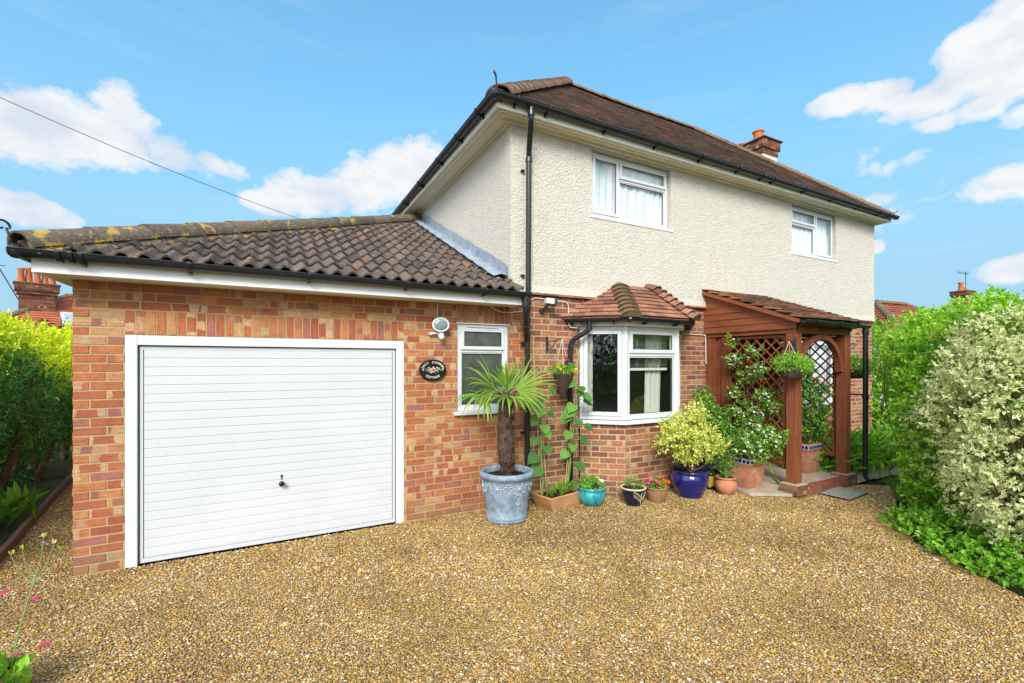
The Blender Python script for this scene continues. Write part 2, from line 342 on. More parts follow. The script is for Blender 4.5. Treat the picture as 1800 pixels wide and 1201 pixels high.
    for k,c in dict(white=(.82,.82,.76),pink=(.75,.12,.26),orange=(.80,.12,.02),purple=(.08,.02,.22),yellow=(.8,.55,.05),red=(.55,.02,.03),magenta=(.55,.07,.18),violet=(.3,.22,.5)).items():
        M['fl_'+k]=leaf_mat(k+' petal',[(0,tuple(x*.85 for x in c)),(1,c)],trans=.3,rough=.6,spec=.2)
    for k,c in dict(white=(.85,.85,.85),green=(.05,.22,.04),pink=(.65,.25,.35),yellow=(.75,.65,.08),blue=(.15,.25,.5),lilac=(.6,.4,.6)).items(): M['pt_'+k]=simple(k+' paint',c,.4)
    M['black']=simple('black enamel',(.008,.008,.009),.25,.5,.1,5)
    M['cable']=simple('white cable',(.7,.68,.62),.5)
    t=NT('lamp glass'); c=t.co(); M['lampglass']=t.out(t.mulv(t.mix(0,(.20,.26,.26),(1.,1.,1.)),t.noise(c,60,3),.6,1.5),.1,t.bump(t.vor(c,150),.4,.004),.9)
    # gravel
    stops=[(0,(.16,.10,.055)),(.08,(.26,.16,.07)),(.20,(.38,.235,.09)),(.36,(.46,.265,.07)),(.50,(.58,.35,.085)),(.62,(.66,.46,.15)),(.72,(.42,.20,.055)),(.80,(.60,.45,.26)),(.88,(.29,.22,.18)),(.95,(.74,.63,.44)),(1,(.82,.75,.62))]
    for nm in('gravel','pebble'):
        t=NT(nm); c=t.co()
        if nm=='gravel':
            v=t.n('ShaderNodeTexVoronoi'); v.inputs['Scale'].default_value=72; t.l(c,v.inputs['Vector'])
            se=t.n('ShaderNodeSeparateColor'); t.l(v.outputs['Color'],se.inputs[0]); col=t.ramp(se.outputs[0],stops)
            col=t.mix(1.0,col,t.ramp(v.outputs['Distance'],[(.3,1.),(.8,.35)]),'MULTIPLY')
            nr=t.bump(t.ramp(v.outputs['Distance'],[(0,1.),(.8,0.)]),1,.012)
        else:
            col=t.ramp(t.attr('rnd'),stops); nr=t.bump(t.noise(c,300,2),.3,.002)
        tone=t.noise(c,.9,4,.6,.5); col=t.mix(1.0,col,t.ramp(tone,[(.3,(.66,.62,.50)),(.5,(.90,.88,.79)),(.7,(1.03,1.03,1.02))]),'MULTIPLY')
        # rusty tint towards the middle of the drive, greyer by the path
        col=t.mulv(col,t.noise(c,.35,2),.85,1.12)
        M[nm]=t.out(col,.62 if nm=='pebble' else .9,nr,.35)
    t=NT('earth'); c=t.co(); M['earth']=t.out(t.mix(t.noise(c,2,5),(.05,.07,.025),(.09,.08,.04)),.95,t.bump(t.noise(c,30,4),.6,.03),.1)
    t=NT('lawn'); c=t.co(); M['lawn']=t.out(t.mix(t.noise(c,30,5),(.05,.14,.02),(.10,.25,.03)),.9,t.bump(t.noise(c,120,3),1,.02),.1)
init_mats()
# ------------------------------------------------------------------ wall helpers
class FR:
    """a vertical wall frame: u runs along the wall from p0 to p1, out is towards the viewer side"""
    def __init__(s,p0,p1):
        s.p0=A([p0[0],p0[1],0.]); d=A([p1[0]-p0[0],p1[1]-p0[1],0.]); s.w=np.linalg.norm(d); s.U=d/s.w; s.N=A([s.U[1],-s.U[0],0.])
    def P(s,u,o,z): return s.p0+s.U*u+s.N*o+A([0,0,z])
    def box(s,mb,u0,u1,o0,o1,z0,z1,rnd=.5): mb.obox(s.P((u0+u1)/2,(o0+o1)/2,(z0+z1)/2),[s.U,s.N,[0,0,1]],((u1-u0)/2,(o1-o0)/2,(z1-z0)/2),rnd)
def cut(u0,u1,holes):
    seg=[(u0,u1)]
    for a,b in holes:
        ns=[]
        for x,y in seg:
            if b<=x or a>=y: ns.append((x,y)); continue
            if a>x: ns.append((x,a))
            if b<y: ns.append((b,y))
        seg=ns
    return seg
def brick(mb,fr,u0,u1,z0,z1,off=0.,rise=.007,ch=.0022,vert=False):
    j=lambda s=.0015: random.uniform(-s,s)
    o=off+rise+random.uniform(-.0025,.0025); b=off-.004
    r=random.random(); r2=random.random()
    a=[(u0+j(),z0+j()),(u1+j(),z0+j()),(u1+j(),z1+j()),(u0+j(),z1+j())]
    ins=[(a[0][0]+ch,a[0][1]+ch),(a[1][0]-ch,a[1][1]+ch),(a[2][0]-ch,a[2][1]-ch),(a[3][0]+ch,a[3][1]-ch)]
    V=[fr.P(u,b,z) for u,z in a]+[fr.P(u,o-ch*.7,z) for u,z in a]+[fr.P(u,o,z) for u,z in ins]
    F=[[8,9,10,11]]+[[4+i,4+(i+1)%4,8+(i+1)%4,8+i] for i in range(4)]+[[i,(i+1)%4,4+(i+1)%4,4+i] for i in range(4)]
    if vert: uvc=lambda u,z:(z-z0,u-u0)
    else: uvc=lambda u,z:(u-u0,z-z0)
    q=a+a+ins
    UV=[[uvc(*q[i]) for i in f] for f in F]
    mb.add(V,F,r,UV,r2)
def brickwork(mb,fr,u0,u1,z0,z1,holes=(),pz=.0765,pu=.2215,m=.0125,off=0.,phase=0.):
    nrow=int(math.ceil((z1-z0)/pz-1e-6))
    for i in range(nrow):
        a=z0+i*pz; b=min(a+pz-m,z1)
        if b-a<.02: continue
        hs=[(h[0],h[1]) for h in holes if h[2]<b-.01 and h[3]>a+.01]
        k=u0-pu+(pu/2 if i%2 else 0)+phase
        while k<u1:
            for x,y in cut(max(k,u0),min(k+pu-m,u1),hs):
                if y-x>.02: brick(mb,fr,x,y,a,b,off)
            k+=pu
def soldiers(mb,fr,u0,u1,z0,z1,pu=.0735,m=.010,off=0.):
    n=round((u1-u0)/pu); p=(u1-u0)/n
    for i in range(n): brick(mb,fr,u0+i*p+m/2,u0+(i+1)*p-m/2,z0,z1,off,vert=True)
def sheet(mb,fr,u0,u1,z0,z1,holes=(),off=0.,depth=.12):
    """front skin with openings and their reveals"""
    us=sorted({u0,u1,*[h[0] for h in holes],*[h[1] for h in holes]}); zs=sorted({z0,z1,*[h[2] for h in holes],*[h[3] for h in holes]})
    for a,b in zip(us,us[1:]):
        for c,d in zip(zs,zs[1:]):
            mu,mz=(a+b)/2,(c+d)/2
            if any(h[0]<mu<h[1] and h[2]<mz<h[3] for h in holes): continue
            mb.poly([fr.P(a,off,c),fr.P(b,off,c),fr.P(b,off,d),fr.P(a,off,d)])
    for h in holes:
        a,b,c,d=h; P=fr.P; o=off-depth
        mb.poly([P(a,off,c),P(a,off,d),P(a,o,d),P(a,o,c)]); mb.poly([P(b,off,c),P(b,o,c),P(b,o,d),P(b,off,d)])
        mb.poly([P(a,off,d),P(b,off,d),P(b,o,d),P(a,o,d)]); mb.poly([P(a,off,c),P(a,o,c),P(b,o,c),P(b,off,c)])

def window(parent,fr,u0,u1,z0,z1,off,cells,name='window',sill=True,glass='glass',lab=None,curtain=None,fw=.055):
    """cells: (u0,u1,z0,z1,opening) inside the outer frame"""
    mb=MB(); d=.07
    for (a,b,c,e) in((u0,u0+fw,z0,z1),(u1-fw,u1,z0,z1)): fr.box(mb,a,b,off-d,off,c,e)
    fr.box(mb,u0+fw,u1-fw,off-d,off,z1-fw,z1); fr.box(mb,u0+fw,u1-fw,off-d,off,z0,z0+fw)
    for (a,b,c,e,op) in cells:
        if a>u0+fw+.01: fr.box(mb,a-.04,a,off-d,off-.002,c,e)
        if e<z1-fw-.01: fr.box(mb,a,b,off-d,off-.003,e,e+.04)
    root=part(name,mb,M['upvc'],parent,bevel=.004,label=lab)
    for (a,b,c,e,op) in cells:
        s=.042 if op else .014; o=off+.016 if op else off-.012
        m=MB(); g=.004 if op else 0
        a2,b2,c2,e2=a-.008*op,b+.008*op,c-.008*op,e+.008*op
        fr.box(m,a2,a2+s,o-.045,o,c2,e2); fr.box(m,b2-s,b2,o-.045,o,c2,e2)
        fr.box(m,a2+s,b2-s,o-.045,o,e2-s,e2); fr.box(m,a2+s,b2-s,o-.045,o,c2,c2+s)
        sash=part('sash' if op else 'bead',m,M['upvc'],root,bevel=.003)
        m=MB(); go=o-.022; P=fr.P
        m.poly([P(a2+s,go,c2+s),P(b2-s,go,c2+s),P(b2-s,go,e2-s),P(a2+s,go,e2-s)])
        part('pane',m,M[glass],root)
        m=MB() # dark rubber gasket line
        w=.006; a3,b3,c3,e3=a2+s,b2-s,c2+s,e2-s
        fr.box(m,a3,a3+w,go+.003,go+.008,c3,e3);fr.box(m,b3-w,b3,go+.003,go+.008,c3,e3);fr.box(m,a3+w,b3-w,go+.003,go+.008,e3-w,e3);fr.box(m,a3+w,b3-w,go+.003,go+.008,c3,c3+w)
        part('gasket',m,M['black'],root)
    if sill:
        m=MB(); fr.box(m,u0-.05,u1+.05,off-.06,off+.07,z0-.045,z0-.002); part('sill',m,M['upvc'],root,bevel=.006)
    return root
def drape(fr,u0,u1,z0,z1,off,amp=.009,wave=.11,seed=1,gather=0):
    r=np.random.default_rng(seed); n=int((u1-u0)/.008); us=np.linspace(u0,u1,n); zs=np.linspace(z0,z1,8)
    ph=np.cumsum(np.interp(np.arange(n),np.linspace(0,n,14),r.uniform(.3,1.9,14)))*.008/wave*2*PI; V=[]
    for z in zs:
        k=1+.25*(z1-z)/(z1-z0)
        for i,u in enumerate(us): V.append(fr.P(u+gather*(z1-z),off+amp*k*math.sin(ph[i]+.25*math.sin(z*4)),z))
    mb=MB(); mb.add(V,[[i*n+k,i*n+k+1,(i+1)*n+k+1,(i+1)*n+k] for i in range(7) for k in range(n-1)],.5); return mb

def tile_slope(mb,O,U,S,rng_u,slen,gauge=.1,tw=.165,th=.013,lap=.16,jit=.004,camber=0):
    """plain tiles as separate thin slabs; rng_u(s)->(ulo,uhi)"""
    U=nz(U);S=nz(S);N=nz(np.cross(U,S)); 
    if N[2]<0: N=-N
    O=A(O,float); n=int(slen/gauge)
    for i in range(n+1):
        s=i*gauge; lo,hi=rng_u(min(s+gauge*.4,slen))
        if hi-lo<.05: continue
        k=math.floor(lo/tw)*tw+(tw/2 if i%2 else 0)
        while k<hi:
            a=max(k+.0015,lo-.02); b=min(k+tw-.0015,hi+.02)
            if b-a>.025:
                s0=s+random.uniform(-jit,jit); h0=th*1.9+random.uniform(0,.005); tilt=random.uniform(-jit,jit)
                p=[O+U*a+S*s0+N*h0, O+U*b+S*(s0+tilt)+N*h0, O+U*b+S*(s0+lap)+N*(h0*.12), O+U*a+S*(s0+lap)+N*(h0*.12)]
                q=[x-N*th for x in p]
                V=p+q; F=[[0,1,2,3],[0,4,5,1],[1,5,6,2],[0,3,7,4]]
                mb.add(V,F,min(1,max(0,random.gauss(.5,.24))))
            k+=tw
def half_rounds(mb,p0,p1,r,ln,rx=1.0,flare=.012,n=10,th=.016,jit=.004,span=PI,pitchup=.0):
    p0=A(p0,float);p1=A(p1,float);L=np.linalg.norm(p1-p0);D=(p1-p0)/L;B=nz(np.cross(D,(0,0,1)));C=np.cross(B,D)
    m=max(1,round(L/ln)); ln=L/m
    for i in range(m):
        a=p0+D*(i*ln-.02)+B*random.uniform(-jit,jit)+C*random.uniform(-jit,jit); b=p0+D*((i+1)*ln+.02); b=b-C*.004
        V=[]
        for q,rr in((a,r+flare),(a,r+flare-th),(b,r-.002),(b,r-.002-th)):
            for k in range(n+1):
                t=(PI-span)/2+span*k/n; V.append(q+B*rx*rr*math.cos(t)+C*rr*math.sin(t))
        w=n+1
        F=[[k,k+1,2*w+k+1,2*w+k] for k in range(n)]+[[k,w+k,w+k+1,k+1] for k in range(n)]+[[w+k,3*w+k,3*w+k+1,w+k+1] for k in range(n)]
        F+=[[0,2*w,3*w,w],[n,w+n,3*w+n,2*w+n]]
        mb.add(V,F,random.random())
def gutter(mb,p0,p1,r=.056,n=10):
    p0=A(p0,float);p1=A(p1,float);D=nz(p1-p0);B=nz(np.cross(D,(0,0,1)));Z=A([0,0,1.]);V=[]
    prof=[(r*math.cos(PI+PI*k/n),r*math.sin(PI+PI*k/n)) for k in range(n+1)]
    prof+=[(r*.86*math.cos(2*PI-PI*k/n),r*.86*math.sin(2*PI-PI*k/n)+.002) for k in range(n+1)]
    for p in(p0,p1):
        for x,z in prof: V.append(p+B*x+Z*(z))
    m=len(prof); mb.add(V,[[k,(k+1)%m,m+(k+1)%m,m+k] for k in range(m)])
    for e in(0,m): 
        mb.add(V[e:e+n+1],[list(range(n+1))])
    for s in(-1,1): mb.tube([p0+B*s*r,p1+B*s*r],.006,6)
def gbracket(mb,p,D,r=.06):
    D=nz(D);B=nz(np.cross(D,(0,0,1)));Z=A([0,0,1.]);V=[]
    for w in(-.014,.014):
        for rr in(r,r+.007):
            for k in range(13):
                a=PI*.93+PI*1.14*k/12; V.append(A(p)+D*w+B*rr*math.cos(a)+Z*rr*math.sin(a))
    n=13;F=[]
    for k in range(12):
        F+=[[n+k,n+k+1,3*n+k+1,3*n+k],[k,n+k,n+k+1,k+1],[2*n+k,2*n+k+1,3*n+k+1,3*n+k]]
    mb.add(V,F)
def smooth_path(pts,r=.06,n=5):
    pts=[A(p,float) for p in pts]; out=[pts[0]]
    for i in range(1,len(pts)-1):
        a=pts[i]+nz(pts[i-1]-pts[i])*r; b=pts[i]+nz(pts[i+1]-pts[i])*r
        for k in range(n+1):
            t=k/n; out.append((1-t)**2*a+2*t*(1-t)*pts[i]+t*t*b)
    out.append(pts[-1]); return out
def downpipe(parent,pts,r=.034,collars=(),clips=(),name='downpipe',r_bend=.07):
    mb=MB(); mb.tube(smooth_path(pts,r_bend),r,16)
    o=part(name,mb,M['blackpvc'],parent,smooth=True)
    for c,d in collars:
        m=MB(); d=nz(d); c=A(c,float); m.tube([c-d*.03,c-d*.028,c+d*.028,c+d*.03],[r+.001,r+.008,r+.008,r+.001],16)
        part('pipe_collar',m,M['blackpvc'],o)
    return o

# ------------------------------------------------------------------ foliage helpers
def leaf_geo(mb,P,D,O,L,W,rnd,fold=.12,droop=.12,r2=None):
    n=len(P); D=nz(D); S=nz(np.cross(D,O)); Nn=np.cross(S,D)
    L=np.broadcast_to(L,(n,))[:,None]; W=np.broadcast_to(W,(n,))[:,None]
    V=np.stack([P,P+D*.35*L+S*.5*W+Nn*fold*W,P+D*.72*L+S*.34*W+Nn*(fold*W-droop*.4*L),P+D*L-Nn*droop*L,
                P+D*.72*L-S*.34*W+Nn*(fold*W-droop*.4*L),P+D*.35*L-S*.5*W+Nn*fold*W],1)
    base=(np.arange(n)*6)[:,None]
    F=np.concatenate([base+A([[0,1,2,3]]),base+A([[0,3,4,5]])],0)
    uvA=A([[0,.5],[.35,0],[.72,.1],[1,.5]]);uvB=A([[0,.5],[1,.5],[.72,.9],[.35,1.]])
    UV=np.concatenate([np.broadcast_to(uvA,(n,4,2)),np.broadcast_to(uvB,(n,4,2))],0)
    if r2 is None: r2=rng.random(n)
    mb.add(V.reshape(-1,3),F,np.tile(rnd,2),UV,np.tile(r2,2))
def unit(n): return nz(rng.normal(size=(n,3)))
def lumpy(d,seed,k=3.0):
    r=np.random.default_rng(seed); v=np.zeros(len(d))
    for i in range(6):
        w=r.normal(size=3)*k*(1+.5*i); v+=np.sin(d@w+r.uniform(0,6))/(1.2+i*.6)
    return v/2.0
def foliage(mb,blobs,ntw,lpt,twl,L,W,seed=0,shell=.16,lump=.12,inner=.18,up=.35,rbias=0,rspread=.22,zgrad=None,ground=.02,flat=.0,clip=None,spread=.9):
    """twigs with leaves over a union of ellipsoids. blobs: (cx,cy,cz,rx,ry,rz)"""
    B=A(blobs,float); area=(B[:,3]*B[:,4]+B[:,4]*B[:,5]+B[:,3]*B[:,5]); cnt=(ntw*area/area.sum()).astype(int)+1
    Ps=[];Os=[]
    for i,b in enumerate(B):
        n=int(cnt[i]*1.5); d=unit(n); rr=1-np.abs(rng.normal(size=n))*shell
        ins=rng.random(n)<inner; rr[ins]=rng.random(ins.sum())**.5*.85
        rr=rr*(1+lump*lumpy(d*b[3:6],seed+i*7,3.2/ max(.35,b[3:6].mean())))
        p=b[:3]+d*b[3:6]*rr[:,None]; keep=p[:,2]>ground
        for j,c in enumerate(B):
            if j!=i: keep&=(((p-c[:3])/c[3:6])**2).sum(1)>.55
        p=p[keep]; o=nz(d[keep]/b[3:6]); m=min(len(p),cnt[i]); Ps.append(p[:m]);Os.append(o[:m])
    P=np.concatenate(Ps);O=np.concatenate(Os)
    if clip is not None: k=clip(P); P=P[k];O=O[k]
    n=len(P); T=nz(O*.8+unit(n)*.75+A([0,0,up])); tr=rng.random(n)
    shape=lumpy(P,seed+91,4.5)
    for k in range(lpt):
        f=(k+.5)/lpt; p=P+T*(twl*f)*(.6+.8*rng.random((n,1))); side=unit(n)
        d=nz(T*(.45+.5*f)+side*spread); o=nz(O*.7+unit(n)*.65+A([0,0,.55]))
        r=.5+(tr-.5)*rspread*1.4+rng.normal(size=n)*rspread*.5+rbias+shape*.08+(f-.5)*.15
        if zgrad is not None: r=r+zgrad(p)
        s=.65+.6*rng.random(n); leaf_geo(mb,p,d,o,L*s,W*s,np.clip(r,0,1))
    return P,T
def stems_to(mb,base,targets,r=.006,seed=0,n=5,rt=.002):
    q=np.random.default_rng(seed)
    for t in targets:
        base_=A(base,float)+q.normal(size=3)*A([.02,.02,0]); t=A(t,float); mid=(base_+t)/2+q.normal(size=3)*np.linalg.norm(t-base_)*.12
        ts=np.linspace(0,1,n); pts=[(1-a)**2*base_+2*a*(1-a)*mid+a*a*t for a in ts]; mb.tube(pts,np.linspace(r,rt,n),5,cap=False)
def flowers(mb,P,size,petals=5,up=None,seed=0):
    P=np.asarray(P,float); n=len(P); nr=nz(unit(n)*.6+A([0,-.5,.9])); b=nz(np.cross(nr,unit(n))); c=np.cross(nr,b)
    for k in range(petals):
        a=2*PI*k/petals; d=b*math.cos(a)+c*math.sin(a); s=size*(.8+.4*rng.random(n)); leaf_geo(mb,P,nz(d+nr*.25),nr,s,s*.85,rng.random(n),.05,.1)
# look settings
HUE,SAT,SKYV=.5,1.10,.92
TINT=(.90,1.16,1.04)
CLV=(2.8,2.85,2.9); HZ0=(1.30,2.05,2.60); HZ1=(.70,1.68,2.62)
SKYS=.15; SUNE=1.9; SUNA=22; EXPO=1.15; BACK_FILL=2.5
CLOUDS=[(40,235,110,75,0,1.1),(130,235,110,75,0,1.15),(215,250,100,70,-8,1.1),(300,275,95,42,-12,1.1),(370,288,60,22,-8,.9),(205,185,45,45,20,.8),(40,368,95,42,-8,1.2),
 (640,325,90,55,20,1.2),(720,300,80,62,10,1.2),(560,345,95,38,5,1.1),(480,358,60,20,0,.9),(1800,40,95,90,0,1.7),(1735,85,85,85,0,1.6),(1790,130,90,75,0,1.6),(1690,140,60,50,0,1.1),(1640,175,80,42,0,1.15),(1740,185,80,35,0,1.0),(1560,172,55,26,0,.9),(1480,184,60,28,0,1.),(1790,200,40,40,0,.8),(1650,215,50,22,0,.7),(1760,325,190,20,0,.16),(1565,290,45,16,0,.2),(1785,475,60,32,0,1.),(1536,435,18,14,0,.9)]
Z0=0.0
# ================================================================= GARAGE
GB=(-1.46,5.0,0)
gar=thing('garage','brick garage with white horizontally ribbed door and lichen covered grey roof','garage',GB)
gf=FR((-1.46,5.0),(2.80,5.0)); GX=lambda x:x+1.46
mb=MB(); door=(GX(-1.13),GX(1.285),-.2,2.012); gwin=(GX(1.91),GX(2.585),1.19,2.238)
sold1=(GX(-1.13),GX(1.285),2.0,2.228); sold2=(GX(1.90),GX(2.60),2.22,2.47)
brickwork(mb,gf,0,4.26,-.062,2.49,[door,gwin,sold1,sold2],pz=.0765,pu=.2215)
soldiers(mb,gf,sold1[0],sold1[1],2.018,2.222); soldiers(mb,gf,sold2[0],sold2[1],2.246,2.49,pu=.0735)
gs=FR((-1.46,11.0),(-1.46,5.0)); brickwork(mb,gs,0,6.0,-.02,2.49,pz=.0765)
gw=part('brick_wall',mb,M['gbrick'],gar)
mb=MB(); sheet(mb,gf,0,4.26,-.1,2.49,[(door[0],door[1],-.1,2.012),gwin],off=.003,depth=.11); sheet(mb,gs,0,6,-.1,2.49,off=.003)
part('mortar',mb,M['gmortar'],gw)
# air brick
mb=MB(); fr=gf; u0=GX(1.935); gf.box(mb,u0,u0+.205,.0,.016,.10,.165); ab=part('air_brick',mb,M['terra'],gar)
mb=MB()
for i in range(9):
    for j in range(2): gf.box(mb,u0+.012+i*.021,u0+.024+i*.021,.012,.0165,.112+j*.025,.128+j*.025)
part('vent_hole',mb,M['black'],ab)
# door frame + door
mb=MB(); a,b=GX(-1.128),GX(1.283)
gf.box(mb,a,a+.085,-.09,.006,.0,2.01);gf.box(mb,b-.085,b,-.09,.006,.0,2.01);gf.box(mb,a+.085,b-.085,-.09,.006,1.925,2.01)
part('door_frame',mb,M['upvc'],gar,bevel=.004)
mb=MB(); gf.box(mb,a+.085,b-.085,-.08,-.06,.0,1.925); gap=part('frame_shadow_gap',mb,M['black'],gar)
mb=MB(); da,db=a+.097,b-.095; dz0,dz1=.015,1.915; nrib=23; sp=(dz1-.03-dz0-.035)/nrib
# rim of the door leaf
gf.box(mb,da,da+.022,-.06,-.022,dz0,dz1);gf.box(mb,db-.022,db,-.06,-.022,dz0,dz1);gf.box(mb,da+.022,db-.022,-.06,-.022,dz1-.028,dz1);gf.box(mb,da+.022,db-.022,-.06,-.022,dz0,dz0+.035)
for i in range(nrib):
    z=dz0+.037+i*sp; x0,x1=da+.03,db-.03
    prof=[(-.029,z),(-.029,z+.005),(-.0232,z+.009),(-.0230,z+sp*.5),(-.0232,z+sp-.002),(-.029,z+sp)]
    V=[gf.P(x,o,zz) for x in(x0,x1) for o,zz in prof]; n=len(prof)
    mb.add(V,[[k,n+k,n+k+1,k+1] for k in range(n-1)])
    mb.poly([gf.P(x0,o,zz) for o,zz in prof]);mb.poly([gf.P(x1,o,zz) for o,zz in prof][::-1])
gf.box(mb,da+.022,db-.022,-.062,-.0416,dz0+.03,dz1-.025)
gd=part('garage_door',mb,M['doorwhite'],gar)
mb=MB(); kx,kz=.075,.585; y=5.022
mb.tube([(kx,y,kz),(kx,y-.03,kz),(kx,y-.032,kz),(kx,y-.055,kz),(kx,y-.062,kz)],[.012,.012,.024,.026,.012],16); part('handle',mb,M['black'],gd,smooth=True)
mb=MB(); mb.tube([(kx,y,kz+.068),(kx,y-.006,kz+.068)],.011,12); mb.box((kx-.005,y-.005,kz+.035),(kx+.005,y,kz+.065)); part('keyhole',mb,M['black'],gd)
# window
gwd=window(gar,gf,GX(1.912),GX(2.583),1.20,2.232,-.015,[(GX(1.967),GX(2.528),1.935,2.177,True),(GX(1.967),GX(2.528),1.255,1.895,False)],glass='obscure')
mb=MB(); gf.box(mb,GX(2.04),GX(2.44),.003,.012,2.196,2.208); part('trickle_vent',mb,M['upvc'],gwd,bevel=.002)
mb=MB(); gf.box(mb,GX(1.90),GX(2.60),-.01,.012,2.234,2.243); part('drip_strip',mb,M['fascia'],gwd)
# eaves
mb=MB(); mb.box((-1.61,4.70,2.455),(2.615,4.722,2.585)); mb.box((-1.61,4.722,2.455),(-1.588,11,2.585)); part('fascia',mb,M['fascia'],gar,bevel=.003)
mb=MB(); mb.box((-1.588,4.722,2.460),(2.62,4.995,2.472)); mb.box((-1.588,4.995,2.460),(-1.466,11,2.472)); part('soffit',mb,M['soffit'],gar)
mb=MB(); gutter(mb,(-1.70,4.642,2.605),(2.68,4.642,2.588)); gutter(mb,(-1.668,4.66,2.605),(-1.668,11,2.605)); mb.ball((-1.668,4.642,2.592),.055,n=12)
gg=part('gutter',mb,M['blackpvc'],gar)
for x in(-1.30,-.62,.30,1.22,2.1): 
    m=MB(); gbracket(m,(x,4.642,2.603-.004*(x+1.8)),(1,0,0)); m.box((x-.012,4.645,2.52),(x+.012,4.70,2.545)); part('gutter_bracket',m,M['blackpvc'],gg)
m=MB(); gbracket(m,(-1.36,4.642,2.603),(1,0,0),.062);gbracket(m,(-1.43,4.642,2.603),(1,0,0),.062); part('gutter_joint',m,M['blackpvc'],gg)
downpipe(gar,[(2.63,4.635,2.56),(2.63,4.635,2.38),(2.76,4.86,2.13),(2.80,4.91,2.05)],.034,[((2.63,4.635,2.46),(0,0,1)),((2.72,4.79,2.21),(-.35,-.6,.7))],r_bend=.05)
# roof
ge=A([-1.665,4.675,2.612]); tp=.468; cp=1/math.hypot(1,tp); slen=4.28/cp
def pantiles(mb,O,U,S,lo_fn,uwf,slen,amp=.023,pitch=.1475,gauge=.318):
    U=nz(U);S=nz(S);N=nz(np.cross(U,S)); N=N if N[2]>0 else -N
    nr=int(math.ceil(slen/gauge)); ns=8
    prof=[math.cos(2*PI*k/ns) for k in range(ns)]
    prof=[ (abs(p)**.85)*(1 if p>0 else -1) for p in prof]
    for i in range(nr):
        s0=i*gauge; s1=s0+gauge+.04
        if s0>slen: break
        lo=lo_fn(s0+gauge*.3); uw=uwf(s0+gauge*.6) if callable(uwf) else uwf; w=int((uw-lo)/pitch)+2; k0=math.floor(lo/pitch)
        for t in range(int((uw)/pitch)-k0+1):
            ub=(k0+t)*pitch
            if ub+pitch<lo or ub>=uw: continue
            js=random.uniform(-.007,.007); jh=random.uniform(0,.006); V=[]
            us=[min(ub+pitch*k/ns,uw) for k in range(ns+1)]; hs=[amp*prof[k%ns] for k in range(ns+1)]
            for (s,h) in((s0+js,.036+jh),(s1,.006)):
                for u,hh in zip(us,hs): V.append(O+U*u+S*s+N*(hh+h))
            for u,hh in zip(us,hs): V.append(O+U*u+S*(s0+js)+N*(hh+.036+jh-.02))
            m=ns+1; r=min(1,max(0,random.gauss(.5,.25)))
            mb.add(V,[[k,k+1,m+k+1,m+k] for k in range(ns)]+[[2*m+k,2*m+k+1,k+1,k] for k in range(ns)],r)
mb=MB(); pantiles(mb,ge,(1,0,0),(0,cp,tp*cp),lambda s:s*cp-.04,4.28,slen)
pantiles(mb,A([-1.665,11.,2.612]),(0,-1,0),(cp,0,tp*cp),lambda s:0,lambda s:6.30-s*cp,slen)
mb.poly([(-1.645,4.70,2.588),(2.62,4.70,2.588),(2.62,8.97,4.585)]); mb.poly([(-1.645,4.70,2.588),(2.62,8.97,4.585),(2.62,11,4.585),(-1.645,11,2.588)])
rf=part('roof',mb,M['pantile'],gar,smooth=False)
mb=MB(); hp0=ge+A([.02,.02,.02]); hp1=A([2.66,9.00,4.67]); half_rounds(mb,hp0,hp1,.125,.46,rx=1.12,flare=.005,n=12,span=PI*1.0,jit=.006)
# mortar bedding under the hip
D=hp1-hp0
mb2=MB(); 
for s_ in(-1,1):
    Bv=nz(np.cross(D,(0,0,1)))*s_; mb2.poly([hp0+Bv*.165+A([0,0,-.06]),hp1+Bv*.165+A([0,0,-.06]),hp1+Bv*.09+A([0,0,.03]),hp0+Bv*.09+A([0,0,.03])])
mb2.disc(hp0+A([.01,.01,.01]),.09,16,nrm=(-1,-1,.1))
ht=part('hip_tiles',mb,M['garagehip'],rf,smooth=False)
part('hip_mortar',mb2,M['garagehip'],rf)
mb=MB(); c0=hp0+A([-.03,-.03,0]); pts=[c0+A([.03,.03,-.04]),c0+A([-.02,-.02,.02]),c0+A([-.04,-.04,.12])]
dv=A([-.707,-.707,0]); cc=c0+dv*.085+A([0,0,.13])
for k in range(22):
    a=-.2+k*.27; rr=.05*(1-k/30); pts.append(cc-dv*math.cos(a)*rr+A([0,0,math.sin(a)*rr]))
mb.tube(pts,.008,6); part('hip_iron',mb,M['iron'],rf,smooth=True)
# lead flashing stepped up the house wall
mb=MB(); n=6
for i in range(n):
    y0=5.02+i*(4.0/n); y1=5.02+(i+1)*(4.0/n)+.04; zf=lambda y:2.612+(y-4.675)*tp+.078
    lf=.012-.001*i
    mb.poly([(2.60-lf-.004,y0,zf(y0)+.0),(2.60-lf-.004,y1,zf(y1)),(2.595-lf,y1,zf(y1)+.15),(2.595-lf,y0,zf(y0)+.13)])
    ys=np.linspace(y0,y1,9)
    for p,q in zip(ys,ys[1:]):
        w1=.012*math.sin(p*19); w2=.012*math.sin(q*19)
        mb.poly([(2.40,p,zf(p)-.015+w1*.5),(2.40,q,zf(q)-.015+w2*.5),(2.50,q,zf(q)+.012+w2),(2.50,p,zf(p)+.012+w1)]); mb.poly([(2.50,p,zf(p)+.012+w1),(2.50,q,zf(q)+.012+w2),(2.60-lf,q,zf(q)+.005),(2.60-lf,p,zf(p)+.005)])
part('lead_flashing',mb,M['lead'],gar)

# ================================================================= HOUSE
HB=(2.62,5.0,0)
hou=thing('house','two storey cottage with cream roughcast upper walls over brick and dark clay tile roof','house',HB)
hf=FR((2.80,5.0),(11.40,5.0)); HX=lambda x:x-2.80
